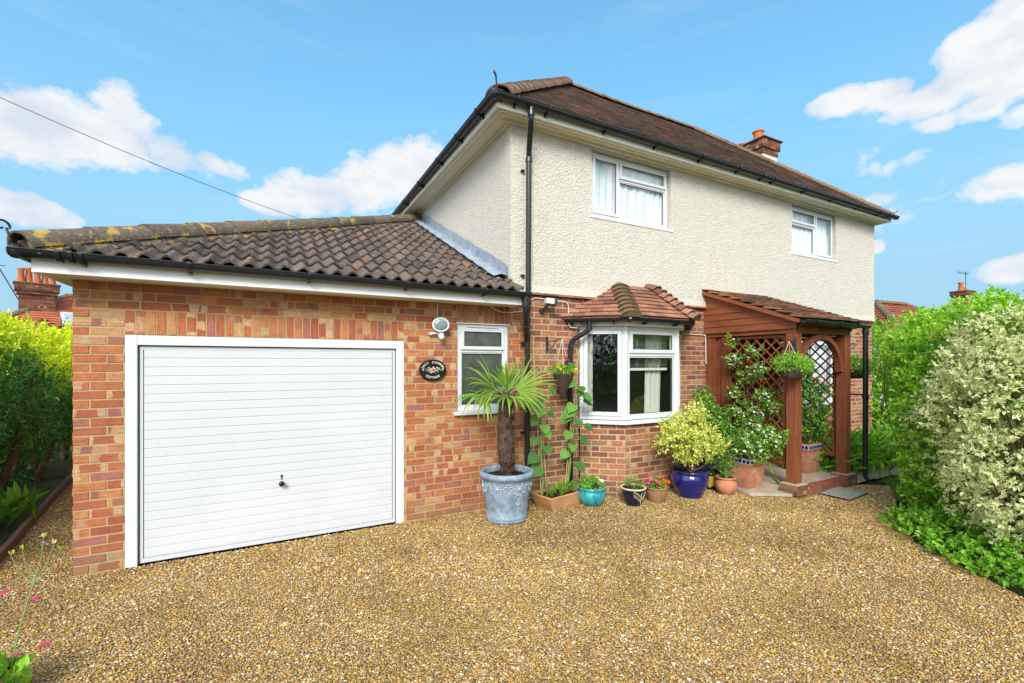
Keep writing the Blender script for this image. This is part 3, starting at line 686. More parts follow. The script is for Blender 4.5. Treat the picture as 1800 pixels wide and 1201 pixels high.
# bay opening & doors in ground floor
bay=(HX(3.66),HX(5.54),-.2,2.30); fdoor=(HX(6.48),HX(7.30),-.2,2.12); w3=(HX(8.50),HX(9.95),.98,2.22)
mb=MB(); brickwork(mb,hf,0,8.58,-.02,2.63,[bay,fdoor,w3],pz=.0765,m=.0155,phase=.05)
hr=FR((11.38,5.0),(11.38,10.7)); brickwork(mb,hr,0,5.7,-.02,2.63)
soldiers(mb,hf,w3[0],w3[1],2.23,2.44,off=.004)
bays=[(3.66,4.97),(4.12,4.60),(5.08,4.60),(5.54,4.97)]
for a_,b_ in zip(bays,bays[1:]):
    f=FR(a_,b_); brickwork(mb,f,.002,f.w-.002,-.02,.965,pz=.0765,m=.0155,phase=random.uniform(0,.1))
hw=part('brick_wall',mb,M['hbrick'],hou)
mb=MB(); sheet(mb,hf,0,8.58,-.1,2.63,[(bay[0],bay[1],-.1,2.30),(fdoor[0],fdoor[1],-.1,2.12),w3],off=.003,depth=.12); sheet(mb,hr,0,5.7,-.1,2.63,off=.003)
for a_,b_ in zip(bays,bays[1:]): sheet(mb,FR(a_,b_),0,FR(a_,b_).w,-.1,.965,off=.003)
part('mortar',mb,M['hmortar'],hw)
# roughcast
rfm=FR((2.60,4.965),(11.41,4.965)); RX=lambda x:x-2.60
ww1=(RX(3.85),RX(5.355),3.79,4.70); ww2=(RX(8.44),RX(9.925),3.80,4.70)
mb=MB(); sheet(mb,rfm,0,8.81,2.665,4.78,[ww1,ww2],depth=.13)
rs=FR((2.60,10.9),(2.60,4.965)); sheet(mb,rs,0,5.935,2.4,4.78)
rr_=FR((11.41,4.965),(11.41,10.7)); sheet(mb,rr_,0,5.735,2.665,4.78); mb.box((2.6,10.7,0),(11.41,10.9,4.78))
# bell-cast foot of the render
mb.poly([rfm.P(.2,0.02,2.662),rfm.P(8.81,.02,2.662),rfm.P(8.81,0.0,2.76),rfm.P(.2,0.0,2.76)])
part('render_wall',mb,M['render'],hou)
for xa,xb in((2.86,4.1),(5.02,6.1),(7.56,11.40)):
    mb=MB(); x=xa
    while x<xb:
        w=min(.215,11.42-x); hf.box(mb,HX(x),HX(x)+w,-.02,.058+random.uniform(-.003,.003),2.638,2.658,random.random())
        x+=.218
    part('drip_tiles',mb,M['baytile'],hou)
# rooms behind glass
mb=MB()
def room(mb,lo,hi):
    (x0,y0,z0),(x1,y1,z1)=lo,hi
    mb.poly([(x0,y1,z0),(x1,y1,z0),(x1,y1,z1),(x0,y1,z1)]);mb.poly([(x0,y0,z0),(x0,y1,z0),(x0,y1,z1),(x0,y0,z1)]);mb.poly([(x1,y0,z0),(x1,y1,z0),(x1,y1,z1),(x1,y0,z1)])
    mb.poly([(x0,y0,z0),(x1,y0,z0),(x1,y1,z0),(x0,y1,z0)]);mb.poly([(x0,y0,z1),(x1,y0,z1),(x1,y1,z1),(x0,y1,z1)])
room(mb,(3.2,5.13,2.9),(6.2,8,4.78)); room(mb,(7.8,5.13,2.9),(11.2,8,4.78)); room(mb,(3.3,5.05,.0),(6.2,8.5,2.5)); room(mb,(8.0,5.14,.0),(11.2,8.5,2.5))
part('room',mb,M['interior'],hou)
# upper windows
def cur(par,fr,u0,u1,z0,z1,off,seed,**k): part('net_curtain',drape(fr,u0,u1,z0,z1,off,seed=seed,**k),M['curtain'],par,smooth=True)
o=-.06
w=window(hou,rfm,RX(3.862),RX(5.343),3.80,4.69,o,[(RX(3.917),RX(4.36),3.855,4.635,True),(RX(4.40),RX(5.288),4.415,4.635,True),(RX(4.40),RX(5.288),3.855,4.375,False)],lab='larger upstairs casement window with net curtains')
cur(w,rfm,RX(3.9),RX(4.37),3.84,4.65,-.125,3); cur(w,rfm,RX(4.39),RX(5.30),3.84,4.65,-.125,5)
w=window(hou,rfm,RX(8.452),RX(9.913),3.81,4.69,o,[(RX(8.507),RX(9.27),4.40,4.635,True),(RX(8.507),RX(9.27),3.865,4.36,False),(RX(9.31),RX(9.858),3.865,4.635,True)],lab='upstairs window near the right hand corner of the house')
cur(w,rfm,RX(8.48),RX(9.28),3.84,4.65,-.125,8); cur(w,rfm,RX(9.30),RX(9.88),3.84,4.65,-.125,9)
w=window(hou,hf,w3[0]+.01,w3[1]-.01,.99,2.21,-.04,[(w3[0]+.065,w3[0]+.70,1.045,2.155,True),(w3[0]+.74,w3[1]-.065,1.045,2.155,True)],lab='ground floor window seen through the porch trellis')
cur(w,hf,w3[0]+.03,w3[1]-.03,1.02,2.17,-.13,12)
# front door
mb=MB(); hf.box(mb,fdoor[0]+.05,fdoor[1]-.05,-.11,-.07,.13,2.07); fd=part('front_door',mb,M['doorwood'],hou)
mb=MB(); hf.box(mb,fdoor[0],fdoor[0]+.05,-.11,.0,.1,2.12);hf.box(mb,fdoor[1]-.05,fdoor[1],-.11,.0,.1,2.12);hf.box(mb,fdoor[0]+.05,fdoor[1]-.05,-.11,.0,2.07,2.12);hf.box(mb,fdoor[0]+.05,fdoor[1]-.05,-.11,.03,.06,.125)
for z in(.25,.95,1.25,1.9): hf.box(mb,fdoor[0]+.15,fdoor[1]-.15,-.07,-.055,z,z+.06)
part('door_frame',mb,M['doorwood'],fd)
# eaves: fascia, soffit
X0,X1,Y0=2.30,11.56,4.725; ex=[(X0,Y0),(X1,Y0)]
mb=MB(); mb.box((X0,Y0,4.745),(X1,Y0+.02,4.865)); mb.box((X0,Y0+.02,4.745),(X0+.02,10.95,4.865)); mb.box((X1-.02,Y0+.02,4.745),(X1,10.95,4.865)); part('fascia',mb,M['fascia'],hou,bevel=.003)
mb=MB(); mb.box((X0+.02,Y0+.02,4.758),(X1-.02,4.965,4.770)); mb.box((X0+.02,4.965,4.758),(2.60,10.95,4.770)); mb.box((11.41,4.965,4.758),(X1-.02,10.95,4.77))
for a_ in(.055,.12): mb.box((X0+a_,Y0+a_,4.750),(X1-a_,Y0+a_+.022,4.759)); mb.box((X0+a_,Y0+a_+.022,4.750),(X0+a_+.022,10.95,4.759))
mb.box((2.50,4.925,4.725),(X1-.1,4.963,4.758)); mb.box((2.56,4.963,4.725),(2.598,10.9,4.758))
part('soffit',mb,M['soffit'],hou)
mb=MB(); gy,gz=Y0-.060,4.862
gutter(mb,(X0-.09,gy,gz),(X1+.07,gy,gz-.02),.058); gutter(mb,(X0-.058,gy-.03,gz),(X0-.058,10.95,gz),.058)
# corner piece
mb.ball((X0-.06,gy,gz-.012),.064,n=14)
gg=part('gutter',mb,M['blackpvc'],hou)
for i,x in enumerate([2.52,2.95,3.85,4.75,5.65,6.5,7.1,7.4,8.3,9.2,10.1,10.9,11.25]):
    m=MB(); gbracket(m,(x,gy,gz-.0022*(x-2.3)),(1,0,0),.062); m.box((x-.014,gy,gz-.085),(x+.014,Y0,gz-.055)); part('gutter_bracket',m,M['blackpvc'],gg)
for y in(5.1,5.8,6.6,7.6,8.6,9.6):
    m=MB(); gbracket(m,(X0-.058,y,gz),(0,1,0),.062); m.box((X0-.058,y-.014,gz-.085),(X0,y+.014,gz-.055)); part('gutter_bracket',m,M['blackpvc'],gg)
# main downpipe beside the corner
px=2.815
downpipe(hou,[(2.72,gy,gz-.05),(2.72,gy,gz-.20),(px,4.885,gz-.47),(px,4.885,gz-.57),(px,4.90,2.5),(px,4.925,2.45),(px,4.925,.12)],.034,
  [((2.72,gy,gz-.12),(0,0,1)),((px,4.885,gz-.57),(0,0,1)),((px,4.925,2.30),(0,0,1)),((px,4.925,2.12),(0,0,1)),((px,4.925,.95),(0,0,1))],r_bend=.08)
for z in(4.17,2.86,2.02,.9):
    mb=MB(); mb.box((px-.075,4.93,z-.01),(px-.03,4.97,z+.012)); mb.ball((px-.075,4.935,z),.012); part('pipe_clip',mb,M['blackpvc'],hou)
# main roof
EZ=4.852; RY=7.83; RZ=7.565; EX0,EX1=X0-.02,X1+.02; EY=Y0-.035
tpm=(RZ-EZ)/(RY-EY); cpm=1/math.hypot(1,tpm); sl=(RY-EY)/cpm; RX0,RX1=5.40,9.20
mb=MB(); tile_slope(mb,(EX0,EY,EZ),(1,0,0),(0,cpm,tpm*cpm),lambda s:((RX0-EX0)*s/sl,(EX1-EX0)-(EX1-RX1)*s/sl),sl,gauge=.1,tw=.166,th=.013,jit=.006)
# left slope and right slope
L=RX0-EX0; Lp=math.hypot(L,RZ-EZ); tile_slope(mb,(EX0,10.97,EZ),(0,-1,0),(L/Lp,0,(RZ-EZ)/Lp),lambda s:((10.97-RY)*s/Lp,(10.97-EY)-(RY-EY)*s/Lp),Lp,gauge=.14,tw=.2)
L=EX1-RX1; Lp=math.hypot(L,RZ-EZ); tile_slope(mb,(EX1,EY,EZ),(0,1,0),(-L/Lp,0,(RZ-EZ)/Lp),lambda s:((RY-EY)*s/Lp,(10.97-EY)-(10.97-RY)*s/Lp),Lp,gauge=.14,tw=.2)
e0,e1,e2,e3=(EX0+.02,EY+.03,EZ-.02),(EX1-.02,EY+.03,EZ-.02),(EX1-.02,10.9,EZ-.02),(EX0+.02,10.9,EZ-.02); r0,r1=(RX0,RY,RZ-.03),(RX1,RY,RZ-.03)
mb.poly([e0,e1,r1,r0]);mb.poly([e1,e2,r1]);mb.poly([e2,e3,r0,r1]);mb.poly([e3,e0,r0])
# the rafters sag a little, as on any old roof
for v in mb.v:
    k=np.clip((v[:,2]-EZ)/(RZ-EZ),0,1)*np.sin(np.clip((v[:,0]-4.5)/6,0,1)*PI); v[:,2]-=.05*k; v[:,2]+=.008*np.sin(v[:,0]*3.1+v[:,1]*2)
hroof=part('roof',mb,M['rooftile'],hou)
mb=MB(); half_rounds(mb,(EX0+.05,EY+.05,EZ+.03),(RX0,RY,RZ+.03),.115,.255,rx=1.35,flare=.012,n=12,jit=.005); part('hip_tiles',mb,M['hiptile'],hroof)
mb=MB(); half_rounds(mb,(EX1-.04,EY+.05,EZ+.02),(RX1,RY,RZ-.02),.085,.30,rx=1.2,flare=.006,n=10,jit=.004); part('hip_tiles',mb,M['bonnet'],hroof)
mb=MB(); half_rounds(mb,(RX0-.05,RY,RZ-.0),(RX0+1.3,RY,RZ-.04),.085,.32,rx=1.1,flare=.006,jit=.005); half_rounds(mb,(RX0+1.3,RY,RZ-.04),(RX1+.05,RY,RZ-.03),.085,.32,rx=1.1,flare=.006,jit=.006); part('ridge_tiles',mb,M['bonnet'],hroof)
mb=MB(); c0=A([EX0+.02,EY+.02,EZ-.03]); mb.bar(c0,c0+A([-.05,-.05,.24]),.03,.012,up=(1,-1,0)); mb.bar(c0+A([-.05,-.05,.24]),c0+A([-.10,-.10,.235]),.03,.012,up=(1,-1,0)); mb.box(tuple(c0+A([-.04,-.04,-.02])),tuple(c0+A([.05,.05,.10]))); part('hip_iron',mb,M['rustiron'],hroof)
mb=MB(); c0=A([EX1-.02,EY+.02,EZ-.0]); pts=[c0,c0+A([.03,-.02,.06]),c0+A([.06,-.04,.10]),c0+A([.10,-.05,.11]),c0+A([.11,-.06,.14])]; mb.tube(pts,.008,6); part('hip_iron',mb,M['iron'],hroof)
# chimney
mb=MB(); mb.box((11.08,7.25,4.9),(11.66,8.15,7.15)); ch=part('chimney',mb,M['whiterender'],hroof)
mb=MB(); mm=MB()
for (o,z0,z1) in((.02,7.15,7.29),(.06,7.29,7.50)):
    x0,x1,y0,y1=11.08-o,11.66+o,7.25-o,8.15+o; cs=[(x0,y0),(x1,y0),(x1,y1),(x0,y1)]
    for p,q in zip(cs,cs[1:]+cs[:1]): f=FR(p,q); brickwork(mb,f,0,f.w,z0,z1,pz=.0765,phase=random.random()*.1)
    mm.box((x0+.004,y0+.004,z0),(x1-.004,y1-.004,z1-.002))
cs_=part('brick_stack',mb,M['cbrick'],ch)
mm.box((11.04,7.21,7.50),(11.70,8.19,7.51)); part('mortar',mm,M['hmortar'],cs_)
mb=MB(); mb.box((10.97,7.14,7.51),(11.77,8.26,7.545)); part('cap_slab',mb,M['cap'],ch,bevel=.01)
for x,y,dz_ in((11.30,7.52,0),(11.28,7.98,-.16)):
    mb=MB(); mb.lathe((x,y,7.545+dz_),[(.12,0),(.115,.25),(.12,.27),(.145,.285),(.145,.31),(.12,.315),(.10,.31),(.09,.0)],24); part('chimney_pot',mb,M['chimpot'],ch,smooth=True)
# ---- bay window
mb=MB(); sp=[(3.58,4.995),(4.085,4.535),(5.115,4.535),(5.62,4.995)]; zi,zo=.965,1.01
V=[(x,y,z) for z in(.955,1.0) for x,y in sp]+[(3.75,5.1,1.012),(4.2,4.72,1.012),(5.0,4.72,1.012),(5.45,5.1,1.012)]+[(3.75,5.1,.955),(4.2,4.72,.955),(5.0,4.72,.955),(5.45,5.1,.955)]
mb.add(V,[[0,1,5,4],[1,2,6,5],[2,3,7,6],[4,5,9,8],[5,6,10,9],[6,7,11,10],[0,12,13,1],[1,13,14,2],[2,14,15,3],[0,4,8,12],[3,15,11,7]]); bs=part('bay_window',mb,M['upvc'],hou,bevel=.004,label='splayed white bay window with a small clay tiled roof')
ip=[(3.655,4.975),(4.125,4.590),(5.075,4.590),(5.545,4.975)]
f1,f2,f3=FR(ip[0],ip[1]),FR(ip[1],ip[2]),FR(ip[2],ip[3]); zb,zt=1.013,2.255
def facet(f,cells,u0,u1): return window(bs,f,u0,u1,zb,zt,0,cells,name='casement',sill=False,fw=.05)
# sub-parts sit one level deeper than the bay: join the facets' panes into single meshes
def facet2(f,u0,u1,cells):
    fm,gl,gk=MB(),MB(),MB(); d=.065
    f.box(fm,u0,u0+.055,-d,0,zb,zt);f.box(fm,u1-.055,u1,-d,0,zb,zt);f.box(fm,u0+.055,u1-.055,-d,0,zt-.05,zt);f.box(fm,u0+.055,u1-.055,-d,0,zb,zb+.05)
    for (a,b,c,e,op) in cells:
        s=.05 if op else .016; o=.016 if op else -.01
        if c>zb+.1: f.box(fm,a,b,-d,-.002,c-.04,c)
        f.box(fm,a,a+s,-.045,o,c,e);f.box(fm,b-s,b,-.045,o,c,e);f.box(fm,a+s,b-s,-.045,o,e-s,e);f.box(fm,a+s,b-s,-.045,o,c,c+s)
        gl.poly([f.P(a+s,o-.026,c+s),f.P(b-s,o-.026,c+s),f.P(b-s,o-.026,e-s),f.P(a+s,o-.026,e-s)]); w=.006
        a3,b3,c3,e3=a+s,b-s,c+s,e-s
        f.box(gk,a3,a3+w,o-.0235,o-.018,c3,e3);f.box(gk,b3-w,b3,o-.0235,o-.018,c3,e3);f.box(gk,a3+w,b3-w,o-.0235,o-.018,e3-w,e3);f.box(gk,a3+w,b3-w,o-.0235,o-.018,c3,c3+w)
    part('frame',fm,M['upvc'],bs,bevel=.003); part('pane',gl,M['glass'],bs); part('gasket',gk,M['black'],bs)
facet2(f1,.0,f1.w,[(.058,f1.w-.058,zb+.052,zt-.052,True)])
facet2(f2,.0,f2.w,[(.058,f2.w-.058,1.90,zt-.052,True),(.058,f2.w-.058,zb+.052,1.855,False)])
facet2(f3,.0,f3.w,[(.058,f3.w-.058,zb+.052,zt-.052,True)])
mb=MB()
for p in ip[1:3]: mb.tube([(p[0],p[1]+.01,zb),(p[0],p[1]+.01,zt)],.032,8)
part('corner_post',mb,M['upvc'],bs)
# fascia of the bay
mb=MB(); fp=[(3.56,5.0),(4.09,4.50),(5.11,4.50),(5.66,5.0)]
V=[(x,y,z) for z in(2.258,2.335) for x,y in fp]; mb.add(V,[[0,1,5,4],[1,2,6,5],[2,3,7,6]]); mb.poly([(x,y,2.258) for x,y in fp][::-1])
part('fascia',mb,M['fascia'],bs)
gp=[(3.44,4.98),(4.035,4.415),(5.165,4.415),(5.78,4.98)]; mb=MB()
for p,q in zip(gp,gp[1:]): gutter(mb,(*p,2.345),(*q,2.345),.045)
for p in gp[1:3]: mb.ball((*p,2.333),.047,n=10)
for p,q in zip(gp,gp[1:]):
    for k in(.25,.75): c=A([*p,0])*(1-k)+A([*q,0])*k; d=A([q[0]-p[0],q[1]-p[1],0]); nn=nz(A([-d[1],d[0],0])); gbracket(mb,c+A([0,0,2.345]),d,.048); mb.bar(c+A([0,0,2.29]),c+nn*.07+A([0,0,2.285]),.022,.03)
part('gutter',mb,M['blackpvc'],bs)
# roof of the bay: three slopes with bonnet hips
mb=MB(); bz0,bz1=2.365,2.87; P_=[(3.36,4.99),(4.02,4.375),(5.18,4.375),(5.84,4.99)]
bt=[(4.33,4.965),(4.93,4.965)]; 
def slope3(p,q,tl,tr,yclip):
    p3,q3=A([*p,bz0]),A([*q,bz0]); U=nz(q3-p3); t=A([*tl,bz1]); S=(t-p3)-U*np.dot(t-p3,U); L=np.linalg.norm(S); S=S/L
    w=np.linalg.norm(q3-p3); a=np.dot(t-p3,U); b=np.dot(A([*tr,bz1])-p3,U)
    return p3,U,S,L,w,a,b
p3,U,S,L,w,a,b=slope3(P_[1],P_[2],bt[0],bt[1],0); tile_slope(mb,p3,U,S,lambda s:(a*s/L,w+(b-w)*s/L),L-.07,gauge=.094,tw=.155,th=.014,lap=.14)
p3,U,S,L,w,a,b=slope3(P_[0],P_[1],bt[0],bt[0],0); tile_slope(mb,p3,U,S,lambda s:(max(0,a*s/L*1.0-.02),w+(b-w)*s/L),L-.07,gauge=.094,tw=.155,th=.014,lap=.14)
p3,U,S,L,w,a,b=slope3(P_[2],P_[3],bt[1],bt[1],0); tile_slope(mb,p3,U,S,lambda s:(a*s/L,w+(b-w)*s/L),L-.07,gauge=.094,tw=.155,th=.014,lap=.14)
q=[(*x,bz0-.01) for x in P_]; t0,t1=(*bt[0],bz1-.02),(*bt[1],bz1-.02); mb.poly([q[1],q[2],t1,t0]);mb.poly([q[0],q[1],t0]);mb.poly([q[2],q[3],t1])
part('roof',mb,M['baytile'],bs)
def bonnets(p0,p1,n,r,mat,span=2.3,name='bonnet_tiles'):
    mb=MB(); p0=A(p0,float);p1=A(p1,float);D=nz(p1-p0);B=nz(np.cross(D,(0,0,1)));C=np.cross(B,D);L=np.linalg.norm(p1-p0)/n
    for i in range(n):
        a=p0+D*(i*L-.02)+C*.035+B*random.uniform(-.005,.005); b=a+D*(L*1.7)-C*.05; V=[]; N=12
        for q,rr in((a,r),(a-C*.016,r-.002),(b,r*.72),(b-C*.016,r*.7)):
            for k in range(N+1):
                t=(PI-span)/2+span*k/N; x=math.cos(t); V.append(q+B*rr*x*1.25+C*rr*(math.sin(t)*1.05-.62+.0*abs(x)))
        w=N+1; mb.add(V,[[k,k+1,2*w+k+1,2*w+k] for k in range(N)]+[[k,w+k,w+k+1,k+1] for k in range(N)],random.random())
        m2=MB()
        mb.poly([a-C*.012+B*rr_x*r*1.15+C*r*zz for rr_x,zz in((-.95,-.25),(-.5,.22),(0,.40),(.5,.22),(.95,-.25))],1.0)
    part(name,mb,M[mat],bs)
bonnets((P_[1][0],P_[1][1],bz0+.01),(*bt[0],bz1),8,.125,'bonnet'); bonnets((P_[2][0],P_[2][1],bz0+.015),(*bt[1],bz1+.02),8,.135,'baytile')
downpipe(bs,[(3.66,4.77,2.31),(3.66,4.77,2.20),(3.49,4.93,2.06),(3.485,4.945,1.95),(3.485,4.945,.02)],.033,[((3.66,4.77,2.22),(0,0,1)),((3.485,4.945,.62),(0,0,1)),((3.485,4.945,.18),(0,0,1))],r_bend=.06)
# blind and curtain in the bay
mb=MB()
for i in range(26):
    z=2.19-i*.0185
    if z<1.70: break
    f2.box(mb,.07,f2.w-.08,-.14,-.118,z,z+.002)
f2.box(mb,.07,f2.w-.08,-.145,-.115,1.665,1.70); f2.box(mb,.3,.304,-.117,-.115,1.7,2.2); f2.box(mb,.68,.684,-.117,-.115,1.7,2.2); part('blind',mb,M['blind'],bs)
mb=drape(f2,.50,.82,1.05,2.2,-.17,.014,.10,4,gather=-.02); part('curtain',mb,M['pcurtain'],bs,smooth=True)
mb=drape(f1,.07,.17,1.05,2.2,-.10,.012,.08,6); part('curtain',mb,M['pcurtain'],bs,smooth=True)
# ---- cables on the wall
mb=MB()
mb.tube(smooth_path([(2.83,4.975,2.46),(2.87,4.975,2.56),(2.95,4.97,2.60),(3.42,4.97,2.58),(3.47,4.97,2.55),(3.47,4.97,2.30),(3.49,4.97,2.24),(3.60,4.93,2.235)],.04),.006,6); part('cable',mb,M['cable'],hou,smooth=True)
mb=MB(); mb.tube(smooth_path([(5.60,4.97,2.22),(6.10,4.97,2.215),(6.13,4.97,2.2),(6.14,4.97,1.75)],.04),.008,6); mb.tube([(6.12,4.97,2.45),(6.135,4.97,2.2)],.006,6); part('cable',mb,M['cable'],hou,smooth=True)
mb=MB(); mb.tube(smooth_path([(1.665,4.98,2.47),(1.66,4.98,2.29)],.04),.006,6); mb.tube(smooth_path([(2.3,4.97,2.47),(2.42,4.97,2.40),(2.55,4.97,2.385),(2.78,4.96,2.42)],.05),.006,6); part('cable',mb,M['cable'],gar,smooth=True)

# ================================================================= things on the walls
fl=thing('floodlight','white round security floodlight with motion sensor above the oval house plaque','floodlight',(1.66,4.985,2.19))
c=A([1.675,4.90,2.20]); nn=nz(A([-.12,-1,-.10])); b=nz(np.cross(nn,(0,0,1))); e=np.cross(b,nn)
def orient(prof,c,nn,b,e,sx=1,sy=1,n=32):
    mb=MB(); V=[c+nn*d+(b*math.cos(2*PI*k/n)*sx+e*math.sin(2*PI*k/n)*sy)*r for r,d in prof for k in range(n)]
    m=len(prof); mb.add(V,[[i*n+k,i*n+(k+1)%n,(i+1)*n+(k+1)%n,(i+1)*n+k] for i in range(m-1) for k in range(n)]); mb.add(V[-n:],[list(range(n))]); mb.add(V[:n],[list(range(n))[::-1]]); return mb
mb=orient([(.045,-.06),(.07,-.04),(.085,-.005),(.088,.012),(.084,.018),(.074,.019),(.068,.013),(.001,.012)],c,nn,b,e,1.15,.95); mb.bar(c+A([0,.0,-.06]),A([1.675,4.985,2.10]),.03,.03)
part('lamp_housing',mb,M['upvc'],fl,smooth=True)
mb=orient([(.068,.012),(.066,.017),(.03,.021),(.001,.022)],c,nn,b,e,1.15,.95); part('lamp_glass',mb,M['lampglass'],fl,smooth=True)
mb=MB(); mb.tube([(1.69,4.985,2.085),(1.69,4.91,2.08),(1.69,4.905,2.065)],[.03,.032,.02],14); mb.ball((1.69,4.91,2.06),.034,n=14); mb.tube([(1.58,4.95,2.105),(1.66,4.95,2.105)],.014,8); mb.tube([(1.575,4.94,2.10),(1.575,4.99,2.10)],.018,8); part('motion_sensor',mb,M['upvc'],fl,smooth=True)
# plaque
pq=thing('house_plaque','oval black name plaque reading EAST COMMON COTTAGE with painted flowers','name plaque',(1.604,4.985,1.69))
pc=A([1.604,4.975,1.690]); nn=A([0,-1.,0]); b=A([1.,0,0]); e=A([0,0,1.])
mb=orient([(1,0),(1,.012),(.985,.017),(.93,.018),(.915,.0145),(.001,.0145)],pc,nn,b,e,.160,.120,48); part('plate',mb,M['black'],pq,smooth=False)
def text_mesh(mb,txt,cx,cz,rx,rz,a0,a1,size,y,flip=False):
    n=len(txt)
    for i,chh in enumerate(txt):
        if chh==' ': continue
        cu=bpy.data.curves.new('t','FONT'); cu.body=chh; cu.size=size; cu.extrude=.0012; cu.align_x='CENTER'; cu.align_y='CENTER'; cu.resolution_u=3
        o=bpy.data.objects.new('t',cu); COL.objects.link(o); bpy.context.view_layer.update()
        me=bpy.data.meshes.new_from_object(o); t=a0+(a1-a0)*i/(n-1); x=cx+rx*math.cos(t); z=cz+rz*math.sin(t)
        nx,nz_=math.cos(t)*rz,math.sin(t)*rx; l=math.hypot(nx,nz_); ang=math.atan2(nz_/l,nx/l)-PI/2
        if flip: ang+=PI
        ca,sa=math.cos(ang),math.sin(ang)
        V=[(x+v.co.x*ca-v.co.y*sa, y-v.co.z, z+v.co.x*sa+v.co.y*ca) for v in me.vertices]
        off=0
        for p in me.polygons: mb.poly([V[k] for k in p.vertices])
        bpy.data.objects.remove(o); bpy.data.curves.remove(cu); bpy.data.meshes.remove(me)
mb=MB(); yt=4.975-.0155
text_mesh(mb,'EAST COMMON',pc[0],pc[2],.124,.085,R(163),R(17),.036,yt); text_mesh(mb,'COTTAGE',pc[0],pc[2],.115,.088,R(232),R(308),.036,yt,True)
part('lettering',mb,M['pt_white'],pq)
for k,(col,sp_) in enumerate({'green':[(-.085,.012),(.085,.010),(-.06,-.018),(.062,-.02),(-.075,-.002),(.07,.022),(.03,-.035),(-.03,-.035),(.09,-.005),(-.045,.025)],'pink':[(-.01,.005),(.028,.003),(.005,.025),(-.035,-.002)],'yellow':[(-.05,.022),(.05,.024),(-.01,-.022),(.012,-.02),(-.022,-.025),(.07,.012)],'blue':[(-.06,.002),(.055,-.004),(.045,-.012),(-.05,-.01)],'lilac':[(-.025,.012),(-.112,.0),(.112,.0),(.018,.018)]}.items()):
    mb=MB()
    for x,z in sp_:
        for q in range(5):
            a=q*2*PI/5; rr=.0055 if col!='pink' else .008; mb.ball((pc[0]+x+rr*math.cos(a),yt,pc[2]+z+rr*math.sin(a)),rr*.85,n=6,sq=(1,.25,1))
    part('painted_flowers' if col!='green' else 'painted_leaves',mb,M['pt_'+col],pq)
# camera light under the render edge
cl=thing('wall_light','small white wall light on a black arm below the roughcast edge','wall light',(3.06,4.98,2.45))
mb=MB(); mb.tube([(3.06,4.985,2.44),(3.06,4.95,2.44)],.035,10); mb.tube([(3.06,4.95,2.44),(3.09,4.90,2.50),(3.13,4.87,2.53)],.015,8); mb.obox((3.17,4.86,2.545),[nz([1,-.2,-.1]),nz([.2,1,0]),nz([.1,0,1])],(.025,.05,.045)); part('arm',mb,M['iron'],cl)
mb=MB(); mb.obox((3.10,4.86,2.55),[nz([1,-.2,-.1]),nz([.2,1,0]),nz([.1,0,1])],(.055,.05,.035)); part('lamp_body',mb,M['upvc'],cl,bevel=.006)

# ================================================================= PORCH
por=thing('porch','open timber porch stained reddish brown with arched brace, trellis sides and tiled lean-to roof','porch',(6.8,4.3,0))
PL,PR_,PF=6.20,7.42,3.62; s=.068; bt_=2.17
mb=MB()
for x in(PL,PR_):
    m=MB(); m.box((x-s,PF-s,.165),(x+s,PF+s,bt_)); part('post',m,M['woodz'],por,bevel=.006)
    m=MB(); m.box((x-.05,4.90,.1),(x+.05,4.985,bt_)); part('wall_post',m,M['woodz'],por,bevel=.005)
m=MB(); m.box((PL-s,PF-s+.005,bt_),(PR_+s,PF+s-.005,bt_+.09)); part('front_beam',m,M['woodx'],por,bevel=.004)
for x in(PL,PR_):
    m=MB(); m.box((x-s+.005,PF+s,bt_),(x+s-.005,4.985,bt_+.09)); part('side_beam',m,M['woody'],por,bevel=.004)
# curved braces
for sgn,x in((1,PL+s),(-1,PR_-s)):
    m=MB(); r=.53; n=14; V=[]
    for k in range(n+1):
        a=PI/2*k/n; cx,cz=x+sgn*r,bt_-r
        xo,zo=cx-sgn*r*math.cos(a),cz+r*math.sin(a); ri=r-.0; xi,zi_=cx-sgn*(r-.07)*math.cos(a),cz+(r-.07)*math.sin(a)
        for y in(PF-.04,PF+.04): V+= [(xo if abs(xo-x)>.0 else x,y,zo),(xi,y,zi_)]
    F=[]
    for k in range(n): a=4*k; F+=[[a,a+1,a+5,a+4],[a+2,a+6,a+7,a+3],[a+1,a+3,a+7,a+5],[a,a+4,a+6,a+2]]
    F+=[[0,2,3,1],[4*n,4*n+1,4*n+3,4*n+2]]; m.add(V,F); part('curved_brace',m,M['woodx'],por)
# weatherboarded sides
RZ0,RZ1,RYf,RYb=2.36,2.93,3.44,4.965; 
def rz(y): return RZ0+(RZ1-RZ0)*(y-RYf)/(RYb-RYf)
for sx,x in((-1,PL-s),(1,PR_+s)):
    m=MB(); z=bt_+.06; k=0
    while z<RZ1-.07:
        z1=z+.098; yf=max(PF-s,RYf+(z+.05-RZ0)/(RZ1-RZ0)*(RYb-RYf)) if z+.05>rz(PF-s) else PF-s-.01
        yf1=max(yf, RYf+(z1-.02-RZ0)/(RZ1-RZ0)*(RYb-RYf))
        if yf<4.9:
            xo=x+sx*.022; xi=x+sx*.012
            V=[(xo,yf,z),(xo,4.985,z),(xi,4.985,z1+.015),(xi,yf1,z1+.015),(x,yf,z),(x,4.985,z),(x-sx*.01,4.985,z1+.015),(x-sx*.01,yf1,z1+.015)]
            m.add(V,[[0,1,2,3],[0,4,5,1],[0,3,7,4],[3,2,6,7]],random.random())
        z=z1
    part('weatherboards',m,M['woody'],por)
